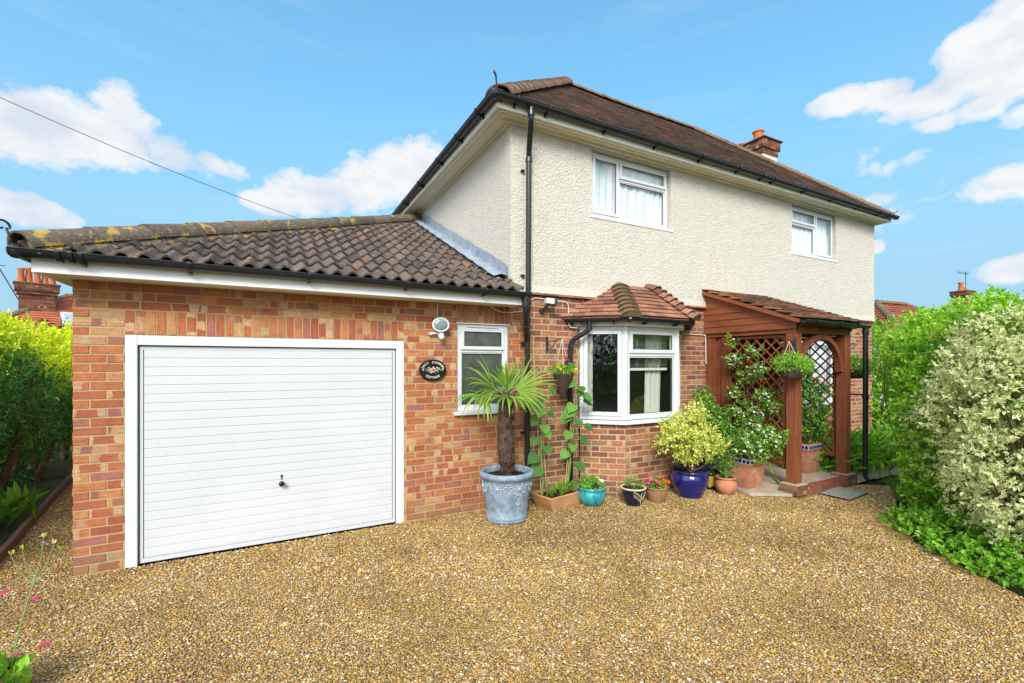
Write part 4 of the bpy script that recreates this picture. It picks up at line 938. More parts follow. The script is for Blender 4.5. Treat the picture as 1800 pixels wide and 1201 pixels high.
# side panels: boards by the wall then framed diagonal lattice
def lattice(mb,x,y0,y1,z0,z1,sp=.145,w=.022,t=.008):
    H_=z1-z0; W=y1-y0
    for sg,off in((1,-t*.5),(-1,t*.5+.001)):
        k=-H_
        while k<W+H_:
            # line y=y0+k+(z-z0) for sg 1
            if sg==1: a,b=(k,0),(k+H_,H_)
            else: a,b=(k+0,0),(k-H_,H_)
            (ya,za),(yb,zb)=a,b
            # clip to 0..W
            pts=[]
            for yy in(0,W):
                if (ya-yy)*(yb-yy)<0: tt=(yy-ya)/(yb-ya); pts.append((tt,yy,za+(zb-za)*tt))
            ts=[0,1]; P0=[(0,ya,za)] if 0<=ya<=W else []; P1=[(1,yb,zb)] if 0<=yb<=W else []
            al=sorted(P0+P1+pts)
            if len(al)>=2 and al[-1][0]-al[0][0]>.02:
                p,q=al[0],al[-1]; mb.bar((x+off,y0+p[1],z0+p[2]),(x+off,y0+q[1],z0+q[2]),t,w,up=(0,1,.01) if 0 else (1,0,0)) if False else mb.obox(A([x+off,y0+(p[1]+q[1])/2,z0+(p[2]+q[2])/2]),[[1,0,0],[0,.7071,.7071*sg],[0,-.7071*sg,.7071]],(t/2,math.hypot(q[1]-p[1],q[2]-p[2])/2,w/2))
            k+=sp*1.0
for x,lab in((PL,'left'),(PR_,'right')):
    m=MB(); m.box((x-.02,4.60,.16),(x+.02,4.62,bt_)) ; lattice(m,x,3.75,4.57,.42,bt_-.05)
    part('trellis',m,M['woodz'],por)
    m=MB(); m.box((x-.022,4.57,.38),(x+.022,4.60,bt_-.01));m.box((x-.022,3.72,.38),(x+.022,3.75,bt_-.01));m.box((x-.022,3.75,bt_-.05),(x+.022,4.57,bt_-.01));m.box((x-.022,3.75,.38),(x+.022,4.57,.42)); part('trellis_frame',m,M['woodz'],por,bevel=.003)
    m=MB()
    for y0_,y1_,d in((4.60,4.70,.03),(4.702,4.81,.0),(4.812,4.90,.02)): m.box((x-.02-d,y0_,.13),(x+.01,y1_,bt_))
    part('side_boards',m,M['woodz'],por,bevel=.003)
# solid lining behind the left trellis (shelter side, dark inside)
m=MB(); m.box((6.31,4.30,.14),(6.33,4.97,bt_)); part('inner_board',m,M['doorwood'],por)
# roof
mb=MB(); U=A([1,0,0]); Sv=nz(A([0,RYb-RYf,RZ1-RZ0])); L=math.hypot(RYb-RYf,RZ1-RZ0)
tile_slope(mb,(PL-.17,RYf-.02,RZ0-.01),U,Sv,lambda s:(0,PR_-PL+.34),L-.05,gauge=.098,tw=.165,th=.014,lap=.15,jit=.007)
mb.poly([(PL-.14,RYf,RZ0-.015),(PR_+.14,RYf,RZ0-.015),(PR_+.14,RYb,RZ1-.015),(PL-.14,RYb,RZ1-.015)])
pr_=part('roof',mb,M['porchtile'],por)
for x in(PL-.15,PR_+.15):
    mb=MB(); mb.bar((x,RYf+.02,RZ0-.045),(x,RYb,RZ1-.045),.02,.05); part('bargeboard',mb,M['woody'],por)
m=MB(); m.box((PL-s,RYf+.03,bt_+.09),(PR_+s,RYf+.05,RZ0-.03)); m.box((PL-s,RYf+.05,bt_+.092),(PR_+s,PF,bt_+.1)); part('eaves_board',m,M['woodx'],por)
mb=MB(); gutter(mb,(PL-.15,RYf-.03,2.325),(PR_+.24,RYf-.03,2.305),.045)
for x in(PL+.1,PL+.65,PR_-.1): gbracket(mb,(x,RYf-.03,2.32),(1,0,0),.048)
part('gutter',mb,M['blackpvc'],por)
downpipe(por,[(PR_+.165,RYf-.03,2.28),(PR_+.165,RYf-.03,.13),(PR_+.175,3.375,.08)],.034,[((PR_+.165,RYf-.03,2.22),(0,0,1)),((PR_+.165,RYf-.03,1.28),(0,0,1)),((PR_+.165,RYf-.03,.28),(0,0,1))],r_bend=.04)
for z in(1.31,.36):
    mb=MB(); mb.bar((PR_+.06,3.56,z),(PR_+.16,3.43,z),.02,.02); part('pipe_clip',mb,M['blackpvc'],por)
# brick piers
def pier(cx,cy,sx,sy,z0,z1,name='brick_pier'):
    mb=MB();mm=MB(); x0,x1,y0,y1=cx-sx,cx+sx,cy-sy,cy+sy; cs=[(x0,y0),(x1,y0),(x1,y1),(x0,y1)]
    for p,q in zip(cs,cs[1:]+cs[:1]): f=FR(p,q); brickwork(mb,f,0,f.w,z0,z1,pz=.08,phase=random.choice([0,.11]))
    mm.box((x0+.003,y0+.003,z0-.1),(x1-.003,y1-.003,z1-.006)); 
    p=part(name,mb,M['pierbrick'],por); part('mortar',mm,M['hmortar'],p)
pier(PL-.01,PF-.01,.115,.115,.08,.165);pier(PL,PF,.125,.125,-.06,.08)
pier(PR_+.0,PF-.01,.12,.11,.08,.165);pier(PR_+.0,PF,.13,.12,-.06,.08)
# step: red brick soldier course and slab floor
mb=MB(); f=FR((PL+.13,3.50),(PR_-.13,3.50)); soldiers(mb,f,0,f.w,-.02,.10,pu=.072,m=.014); 
i=0; n=round(f.w/.072); p=f.w/n
for i in range(n): mb.box((PL+.13+i*p+.007,3.494,.10),(PL+.13+(i+1)*p-.007,3.60,.118),random.random())
st=part('brick_step',mb,M['redbrick'],por)
mb=MB(); mb.box((PL+.13,3.503,-.1),(PR_-.13,3.60,.108)); part('mortar',mb,M['grout'],st)
mb=MB()
xs=[PL-.12,6.55,6.95,7.30,7.56]; ys=[3.605,4.05,4.5,4.98]
for a_,b_ in zip(xs,xs[1:]):
    for c_,d_ in zip(ys,ys[1:]): mb.box((a_+.005,c_+.005,.0),(b_-.005,d_-.005,.116+random.uniform(-.002,.002)),random.random())
mb.box((PL-.11,3.61,-.1),(7.55,4.975,.108)); part('floor_slabs',mb,M['stone'],por)
mb=MB(); mb.box((6.52,4.82,.12),(7.26,4.97,.21)); part('threshold',mb,M['pierbrick'],por)

# post bracket for basket on porch
# ================================================================= POTS AND PLANTS
def pot_thing(name,label,cat,c,prof,mat,soilz,soilr,n=40,group=None):
    t=thing(name,label,cat,(c[0],c[1],c[2] if len(c)>2 else 0))
    mb=MB(); mb.lathe((c[0],c[1],c[2] if len(c)>2 else 0),prof,n); p=part('pot',mb,M[mat],t,smooth=True)
    mb=MB(); V=[]; z=(c[2] if len(c)>2 else 0)+soilz
    for rr in(0.001,.5,1):
        for k in range(20): a=2*PI*k/20; V.append((c[0]+soilr*rr*math.cos(a),c[1]+soilr*rr*math.sin(a),z+.02*(1-rr)+random.uniform(-.004,.004)))
    mb.add(V,[[i*20+k,i*20+(k+1)%20,(i+1)*20+(k+1)%20,(i+1)*20+k] for i in range(2) for k in range(20)]); part('soil',mb,M['soil'],t)
    return t,p
# palm in the large grey planter
PC=A([2.35,4.585,0])
t,p=pot_thing('potted_palm','fan palm with fibrous trunk in a large blue grey embossed planter beside the garage','potted palm',PC,
 [(.215,0),(.232,.015),(.236,.035),(.228,.045),(.234,.05),(.236,.058),(.228,.066),(.24,.15),(.268,.36),(.276,.465),(.29,.485),(.312,.50),(.318,.525),(.308,.548),(.288,.556),(.262,.55),(.252,.53),(.25,.46)],'palmpot',.49,.25,56)
# relief: swags of scrolls round the upper band, drop ornament
mb=MB()
def onpot(a,z,lift=.004):
    r=np.interp(z,[0.066,.15,.36,.465],[.228,.24,.268,.276])+lift; return PC+A([r*math.cos(a),r*math.sin(a),z])
def spiral(a0,z0,dr,turns,sz,sg,th=.006):
    pts=[]
    for k in range(26):
        t_=k/25; rr=sz*(1-.85*t_); an=dr+sg*turns*2*PI*t_; pts.append(onpot(a0+(rr*math.cos(an))/.27,z0+rr*math.sin(an)))
    mb.tube(pts,np.linspace(th,th*.5,26),5,cap=False)
for q in range(7):
    ac=-PI/2+(q-0)*2*PI/7+R(3)
    for sg in(-1,1):
        for (da,z,sz,tn,dr) in((.10,.40,.030,1.2,1.),(.22,.425,.034,1.3,2.),(.34,.40,.030,1.2,.5),(.16,.36,.022,1.1,3.),(.27,.365,.020,1.,4.),(.06,.335,.018,1.,2.),(.40,.432,.02,1.,1.)):
            spiral(ac+sg*da,z,dr if sg>0 else PI-dr,tn,sz,sg)
    c=onpot(ac,.40,.0); mb.ball(c,.022,n=10,sq=(1,1,1.25))
    for k in range(8): a=k*PI/4; mb.ball(onpot(ac+.032*math.cos(a)/.27,.40+.038*math.sin(a),.002),.008,n=5)
ac=-PI/2-.42
for ac in(-PI/2+R(3),):
    mb.ball(onpot(ac,.275),.011,n=6); 
    for dx,dz in((-.018,.235),(.018,.235),(0,.25),(0,.215),(-.01,.222),(.012,.222)): mb.ball(onpot(ac+dx/.25,dz,.0),.010,n=6)
    spiral(ac,.175,0,1.4,.017,1,.004); mb.ball(onpot(ac,.15,0),.009,n=6)
part('relief_ornament',mb,M['palmrelief'],p,smooth=True)
# trunk
mb=MB(); zs=np.linspace(.48,1.44,26); rad=.083+.012*np.sin(zs*9)+rng.uniform(-.004,.004,26); rad[-4:]=[.075,.068,.06,.045]
pts=[PC+A([.012*math.sin(z*4)-.01,.0,z]) for z in zs]; mb.tube(pts,rad,22)
for i in range(190):
    z=random.uniform(.5,1.42); a=random.uniform(0,2*PI); r=.082; q=PC+A([r*math.cos(a),r*math.sin(a),z]); ou=A([math.cos(a),math.sin(a),0])
    ln=random.uniform(.03,.085); w=random.uniform(.012,.03); sd=A([-math.sin(a),math.cos(a),0]); tip=q+ou*random.uniform(.008,.045)+A([0,0,ln])+sd*random.uniform(-.03,.03)
    mb.add([q-sd*w-ou*.01,q+sd*w-ou*.01,tip+sd*.002,tip-sd*.002,q+ou*.012+A([0,0,ln*.3])],[[0,1,4],[1,2,4],[0,4,3],[3,4,2]],random.random())
part('trunk',mb,M['fibre'],t)
mb=MB()
for i in range(26):
    z=random.uniform(.55,1.40); a=random.uniform(0,2*PI); q=PC+A([.08*math.cos(a),.08*math.sin(a),z]); ou=A([math.cos(a),math.sin(a),0])
    mb.tube([q,q+ou*.03+A([0,0,.01]),q+ou*random.uniform(.04,.08)+A([0,0,random.uniform(-.01,.03)])],[.006,.004,.001],4)
part('dead_stalks',mb,M['brownstem'],t)
def fan(t,start,dirv,pet,ln,nseg,droop,seed,spreadang=150,face=None):
    q=np.random.default_rng(seed); d=nz(dirv); st=MB(); hub=A(start)+d*pet+A([0,0,-.02*pet]); st.tube([start,(A(start)+hub)/2+A([0,0,.015]),hub],[.009,.007,.006],6)
    mb=MB(); up=A([0,0,1.]) if face is None else nz(face); sd=nz(np.cross(d,up)); nrm=nz(np.cross(sd,d)); m=nseg
    angs=np.linspace(-R(spreadang),R(spreadang),m)
    for i,a in enumerate(angs):
        L=ln*(1-.32*abs(a/R(180)))*q.uniform(.9,1.08); dd=nz(d*math.cos(a)+sd*math.sin(a)+nrm*.10*q.normal()); N=9; w=.0150*(1.0 if abs(a)<2 else .8)
        pr_=[]; pos=hub.copy(); cur_=dd.copy(); droop_=droop*q.uniform(.8,1.5)+q.uniform(0,.12)
        s_=nz(np.cross(dd,nrm)); V=[]
        for k in range(N+1):
            f=k/N; ww=w*(.3+1.3*f if f<.45 else .885*(1-(f-.45)/.55)**.7+.03); V+=[pos-s_*ww,pos+nrm*ww*.55,pos+s_*ww]
            cur_=nz(cur_+A([0,0,-1])*droop_*(f**1.5)*.42); pos=pos+cur_*L/N
        F=[]
        for k in range(N): b=3*k; F+=[[b,b+1,b+4,b+3],[b+1,b+2,b+5,b+4]]
        mb.add(V,F,float(np.clip(q.normal(.5,.2)+.2*(abs(a)<1.2),0,1)))
    o=part('frond',mb,M['lf_palm'],t); part('petiole',st,M['greenstem'],o)
cr=PC+A([0,0,1.385])
fan(t,cr+A([.02,0,.02]),(.62,-.30,.42),.12,.48,19,.25,1,88,face=(-.30,-.80,.55))
fan(t,cr,(-.80,-.25,.42),.20,.47,14,.40,2,60,face=(.1,-.8,.5))
fan(t,cr,(-.97,-.20,.08),.30,.46,15,1.1,3,75,face=(0,-.3,1))
fan(t,cr,(.10,-.10,1.0),.05,.32,8,.05,4,32,face=(0,-1,.1))
fan(t,cr,(-.42,-.80,.10),.14,.38,12,1.2,5,80,face=(0,0,1))
fan(t,cr,(.45,-.70,-.05),.07,.30,9,1.0,6,65,face=(0,0,1))
fan(t,cr,(-.25,-.2,.85),.12,.33,9,.2,8,45,face=(0,-.9,.3))
fan(t,cr,(.15,.75,.35),.1,.30,14,.5,7,80)
# terracotta trough with sunflowers
th=thing('planter_trough','orange terracotta trough with two tall staked sunflower plants and small seedlings','planter',(3.12,4.77,0))
an=R(12); tx=A([math.cos(an),math.sin(an),0]); ty=A([-math.sin(an),math.cos(an),0]); tc=A([3.14,4.73,0])
mb=MB(); a_,b_=.285,.17; V=[]
for (k,z) in((.80,0),(.84,.012),(.93,.07),(1.0,.135),(1.03,.15),(1.03,.165),(.93,.168),(.90,.12)):
    for sx,sy in((-1,-1),(1,-1),(1,1),(-1,1)): V.append(tc+tx*sx*(a_*k)+ty*sy*(b_*(k if k>.9 else k+.04))+A([0,0,z]))
mb.add(V,[[i*4+k,i*4+(k+1)%4,(i+1)*4+(k+1)%4,(i+1)*4+k] for i in range(7) for k in range(4)]); mb.add(V[:4],[[3,2,1,0]]); part('trough',mb,M['trough'],th,bevel=.006)
mb=MB(); V=[]
for i in range(9):
    for j in range(6): V.append(tc+tx*(-.26+.52*i/8)+ty*(-.155+.31*j/5)+A([0,0,.135+random.uniform(-.006,.008)]))
mb.add(V,[[i*6+j,(i+1)*6+j,(i+1)*6+j+1,i*6+j+1] for i in range(8) for j in range(5)]); part('soil',mb,M['soil'],th)
for p,q in(((2.93,4.78,.14),(2.885,4.90,2.03)),((3.01,4.77,.14),(2.95,4.86,1.40)),((3.32,4.80,.14),(3.52,4.80,1.95)),((3.28,4.78,.14),(3.40,4.80,1.1))):
    mb=MB(); mb.tube([p,q],.006,6); part('cane',mb,M['cane'],th,smooth=True)
def heart_leaf(mb,p,d,nrm,L,rnd):
    d=nz(d);s_=nz(np.cross(d,nrm));n_=np.cross(s_,d)
    sh=[(0,0),(-.12,.22),(.0,.45),(.28,.52),(.6,.36),(.85,.15),(1.05,0)]
    V=[p+d*x*L-n_*(.22*x*x*L) for x,_ in((0,0),(.25,0),(.55,0),(.8,0),(1.05,0))]
    top=[p+d*x*L+s_*y*L+n_*(.10*y*L-.22*x*x*L+.02*L*math.sin(x*9)) for x,y in sh[1:-1]]; bot=[p+d*x*L-s_*y*L+n_*(.10*y*L-.22*x*x*L+.02*L*math.sin(x*8)) for x,y in sh[1:-1]]
    for ed,sg in((top,1),(bot,-1)):
        pl=[V[0]]+ed+[V[4],V[3],V[2],V[1]]
        c=sum(pl)/len(pl)
        for i in range(len(pl)):
            a,b=pl[i],pl[(i+1)%len(pl)]; mb.add([c,a,b],[[0,1,2]],rnd,[[(.5,.3),(.5,.1),(.5,.2)]])
def sunflower(base,top,nl,seed,spread=.13,bot=.25):
    q=np.random.default_rng(seed); st=MB();LL=[]; b=A(base,float);tp_=A(top,float); n=10; pts=[b+(tp_-b)*k/n+A([.012*math.sin(k*1.2),.01*math.cos(k),0]) for k in range(n+1)]; st.tube(pts,np.linspace(.011,.006,n+1),7)
    for i in range(nl):
        f=bot+(1-bot)*(i/(nl-1))**.75; p=b+(tp_-b)*f; a=q.uniform(0,2*PI); ou=nz(A([math.cos(a),math.sin(a)*.55-.45,0])); L=q.uniform(.085,.125)*(1 if f<.9 else .8); pl=q.uniform(.06,spread)
        e=p+ou*pl+A([0,0,.03]); st.tube([p,(p+e)/2+A([0,0,.02]),e],[.004,.003,.003],5,cap=False)
        lf=MB(); LL.append(lf); heart_leaf(lf,e,nz(ou+A([0,0,-.75+.3*q.random()])),nz(ou*.6+A([0,-.7,.45])),L*1.35,q.random())
    o=part('sunflower_stem',st,M['greenstem'],th,smooth=True); 
    for lf in LL: part('leaf',lf,M['lf_sun'],o)
sunflower((2.95,4.78,.14),(2.93,4.80,1.40),12,1); sunflower((3.31,4.78,.14),(3.46,4.72,1.50),15,5,.16)
mb=MB()
for cx in((3.02,4.70),(3.16,4.70),(3.36,4.75),(3.30,4.83)):
    foliage(mb,[(cx[0],cx[1],.19,.06,.06,.06)],26,8,.04,.03,.010,seed=int(cx[0]*100),ground=.13,up=.6)
part('seedlings',mb,M['lf_green'],th)
# row of small glazed pots
t,p=pot_thing('flower_pot','squat turquoise glazed bowl of white and violet pansies','flower pot',(3.53,4.555),[(.11,0),(.13,.01),(.165,.07),(.18,.12),(.17,.17),(.158,.19),(.178,.205),(.185,.222),(.17,.23),(.155,.215)],'turq',.20,.155)
mb=MB(); foliage(mb,[(3.53,4.555,.24,.14,.13,.07)],130,6,.04,.035,.016,seed=3,ground=.2); part('pansy_foliage',mb,M['lf_green'],t)
for col,pp in(('white',[(3.57,4.44,.32),(3.62,4.46,.30),(3.60,4.52,.33)]),('purple',[(3.49,4.42,.29),(3.47,4.44,.27),(3.52,4.42,.26)])):
    mb=MB(); flowers(mb,pp,.030,5); part('pansy_flower',mb,M['fl_'+col],t)
t,p=pot_thing('flower_pot','dark navy glazed pot with a painted white leaf spray and cream rim','flower pot',(3.99,4.31),[(.10,0),(.105,.01),(.125,.08),(.142,.15),(.145,.195),(.152,.20)],'navy',.20,.135)
mb=MB(); mb.lathe((3.99,4.31,0),[(.146,.198),(.158,.205),(.160,.216),(.148,.222),(.134,.212)],40); part('rim',mb,M['cream'],p,smooth=True)
mb=MB(); fpnt=lambda a,z:A([3.99+(np.interp(z,[.01,.08,.15,.2],[.107,.127,.144,.147])+.0)*math.cos(a),4.31+(np.interp(z,[.01,.08,.15,.2],[.107,.127,.144,.147]))*math.sin(a),z])
a0=-PI/2-R(22)
mb.tube([fpnt(a0+.5,.02),fpnt(a0+.42,.08),fpnt(a0+.45,.17)],.004,5)
for sg,zc in((-1,.08),(1,.09),(-1,.13)):
    sp_=[fpnt(a0+.45+sg*(.1+.12*k),zc+.012*k) for k in range(6)]; mb.tube(sp_,.0015,4)
    for k in range(6):
        for s2 in(-1,1): a1=a0+.45+sg*(.1+.12*k); mb.tube([fpnt(a1,zc+.012*k),fpnt(a1+sg*.07,zc+.012*k+s2*.02)],[.003,.0015],4)
part('painted_spray',mb,M['cream'],p)
mb=MB(); foliage(mb,[(3.99,4.31,.235,.11,.11,.05)],60,6,.05,.028,.008,seed=5,ground=.2,up=.8); part('foliage',mb,M['lf_jas'],t)
t,p=pot_thing('flower_pot','light brown clay pot full of pink and orange busy lizzies','flower pot',(4.34,4.27),[(.095,0),(.10,.012),(.125,.09),(.134,.145),(.132,.16),(.143,.172),(.148,.188),(.138,.196),(.125,.18)],'tan',.175,.125)
mb=MB(); foliage(mb,[(4.34,4.27,.21,.135,.13,.06)],110,6,.03,.03,.015,seed=8,ground=.17); part('foliage',mb,M['lf_green'],t)
def fl_cloud(c,r,n,size,col,t,seed,nm='flower'):
    q=np.random.default_rng(seed); P=[]
    for _ in range(n): a=q.uniform(0,2*PI); k=q.random()**.5; P.append((c[0]+r[0]*k*math.cos(a),c[1]+r[1]*k*math.sin(a),c[2]+r[2]*(1-k*k)*q.uniform(.7,1.1)))
    mb=MB(); flowers(mb,P,size); part(nm,mb,M['fl_'+col],t)
fl_cloud((4.25,4.25,.21),(.10,.13,.09),26,.028,'pink',t,1); fl_cloud((4.43,4.25,.21),(.08,.12,.08),26,.028,'orange',t,2)
# cobalt pot with golden shrub
t,p=pot_thing('potted_shrub','golden leaved euonymus bush in a large glossy cobalt blue pot','potted shrub',(4.90,4.22),[(.14,0),(.155,.012),(.15,.03),(.195,.10),(.232,.19),(.238,.25),(.225,.30),(.212,.315),(.225,.328),(.238,.345),(.23,.358),(.208,.345),(.20,.32)],'cobalt',.32,.20,48)
mb=MB(); bl=[(4.84,4.20,.72,.22,.22,.17),(4.88,4.18,.98,.15,.15,.13),(4.90,4.14,1.14,.09,.10,.09),(5.12,4.16,.80,.17,.17,.12),(5.28,4.13,.66,.13,.14,.10),(4.55,4.16,.86,.14,.15,.11),(4.40,4.16,.76,.10,.11,.08),(4.68,4.12,.60,.15,.14,.09),(5.02,4.08,.58,.16,.14,.09),(4.60,4.18,1.03,.08,.08,.08),(5.06,4.18,1.04,.08,.09,.08),(4.40,4.18,.98,.05,.06,.06),(4.74,4.05,.80,.12,.12,.10)]
P,T=foliage(mb,bl,1150,7,.075,.034,.019,seed=12,inner=.15,lump=.4,shell=.30,rspread=.5,rbias=-.02,zgrad=lambda p:(p[:,2]-.8)*.25); part('foliage',mb,M['lf_gold'],t)
mb=MB(); stems_to(mb,(4.90,4.22,.32),P[::45],.011,4,7,.003); part('stems',mb,M['brownstem'],t)
# yellow and black pot half hidden
t,p=pot_thing('flower_pot','small yellow pot with a black rim, half hidden behind the cobalt pot','flower pot',(5.45,4.36),[(.085,0),(.09,.03),(.115,.12),(.135,.2)],'yellowpot',.22,.12)
mb=MB(); mb.lathe((5.45,4.36,0),[(.135,.2),(.155,.215),(.157,.24),(.145,.25),(.125,.235)],36); mb.lathe((5.45,4.36,0),[(.08,0),(.093,.006),(.10,.05),(.092,.052)],36); part('rim',mb,M['black'],p,smooth=True)
mb=MB(); foliage(mb,[(5.45,4.36,.30,.12,.12,.08)],70,6,.05,.035,.016,seed=15,ground=.22); part('foliage',mb,M['lf_dark'],t)
# stone pot and its shrub
t,p=pot_thing('potted_shrub','dark green upright bush in a plain grey stone pot against the porch','potted shrub',(5.86,4.62),[(.16,0),(.17,.02),(.21,.2),(.235,.36),(.25,.37),(.25,.40),(.225,.40),(.21,.36)],'stonepot',.37,.21)
mb=MB(); P,T=foliage(mb,[(5.66,4.45,.72,.30,.22,.26),(5.62,4.6,1.22,.12,.12,.17),(5.46,4.45,.62,.2,.18,.2),(5.78,4.5,.98,.14,.15,.16),(5.60,4.5,1.02,.12,.12,.15)],620,8,.07,.042,.022,seed=21,inner=.2,lump=.3,shell=.25,rspread=.4,rbias=.05); part('foliage',mb,M['lf_jas'],t)
mb=MB(); stems_to(mb,(5.86,4.6,.38),P[::25],.008,5,7,.002); part('stems',mb,M['brownstem'],t)
# small terracotta with rose
t,p=pot_thing('potted_rose','small round terracotta pot with a red budded miniature rose','potted rose',(5.42,4.07),[(.075,0),(.09,.012),(.125,.06),(.14,.11),(.13,.165),(.11,.195),(.108,.205),(.128,.215),(.13,.23),(.115,.235),(.10,.22)],'terra',.21,.105)
mb=MB(); P,T=foliage(mb,[(5.42,4.07,.36,.13,.13,.13),(5.36,4.07,.45,.09,.09,.09)],90,7,.05,.03,.014,seed=25,shell=.4,lump=.3); part('foliage',mb,M['lf_jas'],t)
mb=MB(); stems_to(mb,(5.42,4.07,.22),P[::6],.004,6); part('stems',mb,M['greenstem'],t)
fl_cloud((5.44,4.03,.38),(.12,.1,.14),7,.016,'red',t,3,'rose_bud')
# square planters with mosaic rim
def sq_planter(c,label,mat,h,top,bot,ang):
    t=thing('square_planter',label,'planter',(c[0],c[1],c[2])); ca,sa=math.cos(ang),math.sin(ang); X=A([ca,sa,0]);Y=A([-sa,ca,0]); C=A(c,float)
    mb=MB(); V=[]; prof=[(bot,0),(bot*1.02,.01),(bot+(top-bot)*.62,h*.35),(top-.02,h*.70),(top-.004,h-.075),(top,h-.075),(top,h-.012),(top+.006,h-.012),(top+.004,h),(top-.035,h),(top-.04,h-.06)]
    for (r,z) in prof:
        for sx,sy in((-1,-1),(1,-1),(1,1),(-1,1)): V.append(C+X*sx*r+Y*sy*r+A([0,0,z]))
    mb.add(V,[[i*4+k,i*4+(k+1)%4,(i+1)*4+(k+1)%4,(i+1)*4+k] for i in range(len(prof)-1) for k in range(4)]); p=part('pot',mb,M[mat],t,bevel=.006)
    g=MB(); tl=MB()
    for dx,dy in((0,-1),(-1,0),(0,1),(1,0)):
        n_=X*dx+Y*dy; u_=np.cross(n_,A([0,0,1.]))
        g.obox(C+n_*(top+.001)+A([0,0,h-.044]),[u_,n_,[0,0,1]],(top-.004,.003,.031)); m=7
        for k in range(m):
            w=2*top/m; tl.obox(C+n_*(top+.003)+u_*(-top+w*(k+.5))+A([0,0,h-.044]),[u_,n_,[0,0,1]],(w/2-.006,.004,.023),random.random())
    part('grout_band',g,M['grout'],p); part('mosaic_tiles',tl,M['bluetile'],p)
    m=MB(); m.obox(C+A([0,0,h-.07]),[X,Y,[0,0,1]],(top-.04,top-.04,.01)); part('soil',m,M['soil'],t); return t
t=sq_planter((5.90,4.13,0.0),'square terracotta planter with blue mosaic rim left of the porch holding a jasmine','wterra',.46,.20,.135,R(4))
mb=MB(); xl=6.10
bl=[(5.92,4.0,.66,.24,.32,.20),(6.0,4.25,.82,.16,.36,.22),(5.98,3.80,.74,.18,.22,.18),(6.02,4.15,1.08,.12,.26,.18),(6.04,4.38,1.34,.07,.09,.15),(6.04,3.93,1.30,.08,.12,.14),(6.05,4.40,1.80,.08,.10,.15),(6.05,4.18,1.58,.07,.10,.11),(6.04,3.98,1.66,.07,.09,.11),(6.05,4.44,2.10,.04,.05,.12),(6.05,3.84,1.18,.07,.08,.14),(6.06,4.12,1.92,.07,.14,.09),(5.80,4.1,.56,.22,.22,.12),(5.75,3.9,.62,.16,.16,.12)]
P,T=foliage(mb,bl,1150,7,.06,.042,.019,seed=31,inner=.2,lump=.4,shell=.36,rspread=.45,rbias=.12); part('jasmine_leaves',mb,M['lf_jas'],t)
mb=MB(); P2=P[rng.choice(len(P),420)]+A([-.05,-.04,.02]); flowers(mb,P2,.020,5); part('jasmine_flowers',mb,M['fl_white'],t)
mb=MB(); stems_to(mb,(5.92,4.13,.4),P[::36],.006,8,8,.002); part('stems',mb,M['brownstem'],t)
mb=MB(); flowers(mb,[(6.0,4.10,1.78),(6.0,3.95,1.52),(5.99,3.90,1.50)],.035,6); part('red_flower',mb,M['fl_red'],t)
t=sq_planter((7.17,4.06,.117),'square mosaic rimmed terracotta planter on the porch floor behind the front post','wterra2',.44,.185,.145,R(2))
mb=MB(); bl=[(7.24,4.02,.80,.18,.26,.20),(7.28,4.3,1.1,.12,.25,.25),(7.30,4.0,1.35,.10,.24,.18),(7.30,4.2,1.65,.10,.25,.20),(7.30,4.35,1.95,.08,.18,.12),(7.28,3.9,1.05,.12,.12,.15)]
P,T=foliage(mb,bl,850,7,.055,.045,.020,seed=33,inner=.2,lump=.3,shell=.3,rspread=.4); part('climber_leaves',mb,M['lf_jas'],t)
mb=MB(); stems_to(mb,(7.17,4.06,.5),P[::40],.006,9,8,.002); part('stems',mb,M['brownstem'],t)
fl_cloud((7.25,3.9,1.45),(.05,.1,.1),3,.03,'red',t,5,'red_flower')
# hanging baskets
def bracket_thing(label,c,ou,ln,mat,h=.16,grp=None):
    t=thing('basket_bracket',label,'bracket',tuple(c)); ou=nz(ou); c=A(c,float); mb=MB(); sd=np.cross(ou,(0,0,1)); mb.obox(c+ou*.006,[sd,ou,[0,0,1]],(.017,.006,h/2)); part('backplate',mb,M[mat],t)
    mb=MB(); mb.tube(smooth_path([c+A([0,0,h*.15]),c+ou*ln*.5+A([0,0,h*.15]),c+ou*ln*.85+A([0,0,h*.35]),c+ou*ln+A([0,0,h*.30])],.03),.007,6); mb.tube(smooth_path([c+A([0,0,-h*.35]),c+ou*ln*.35+A([0,0,-h*.25]),c+ou*ln*.6+A([0,0,h*.15])],.03),.006,6); part('arm',mb,M[mat],t,smooth=True)
    return c+ou*ln+A([0,0,h*.28])
h1=bracket_thing('black iron bracket on the brick wall left of the bay window',(3.14,4.982,2.01),(.35,-1,0),.24,'iron',.20)
bk=thing('hanging_basket','cone shaped wicker hanging basket with red, yellow and violet flowers','hanging basket',(h1[0],h1[1],1.30))
bc=A([h1[0]+.02,h1[1],0]); mb=MB(); mb.lathe(bc,[(.004,1.31),(.02,1.34),(.075,1.47),(.125,1.60),(.135,1.63),(.128,1.635),(.11,1.60)],28); part('wicker_cone',mb,M['wicker'],bk,smooth=True)
mb=MB()
for a in(0,2.1,4.2): mb.tube([bc+A([.125*math.cos(a),.125*math.sin(a),1.63]),h1],.003,4)
part('chain',mb,M['rope'],bk)
mb=MB(); foliage(mb,[(bc[0],bc[1],1.67,.16,.15,.07)],150,6,.045,.03,.014,seed=41,ground=1.6,lump=.3); part('foliage',mb,M['lf_green'],bk)
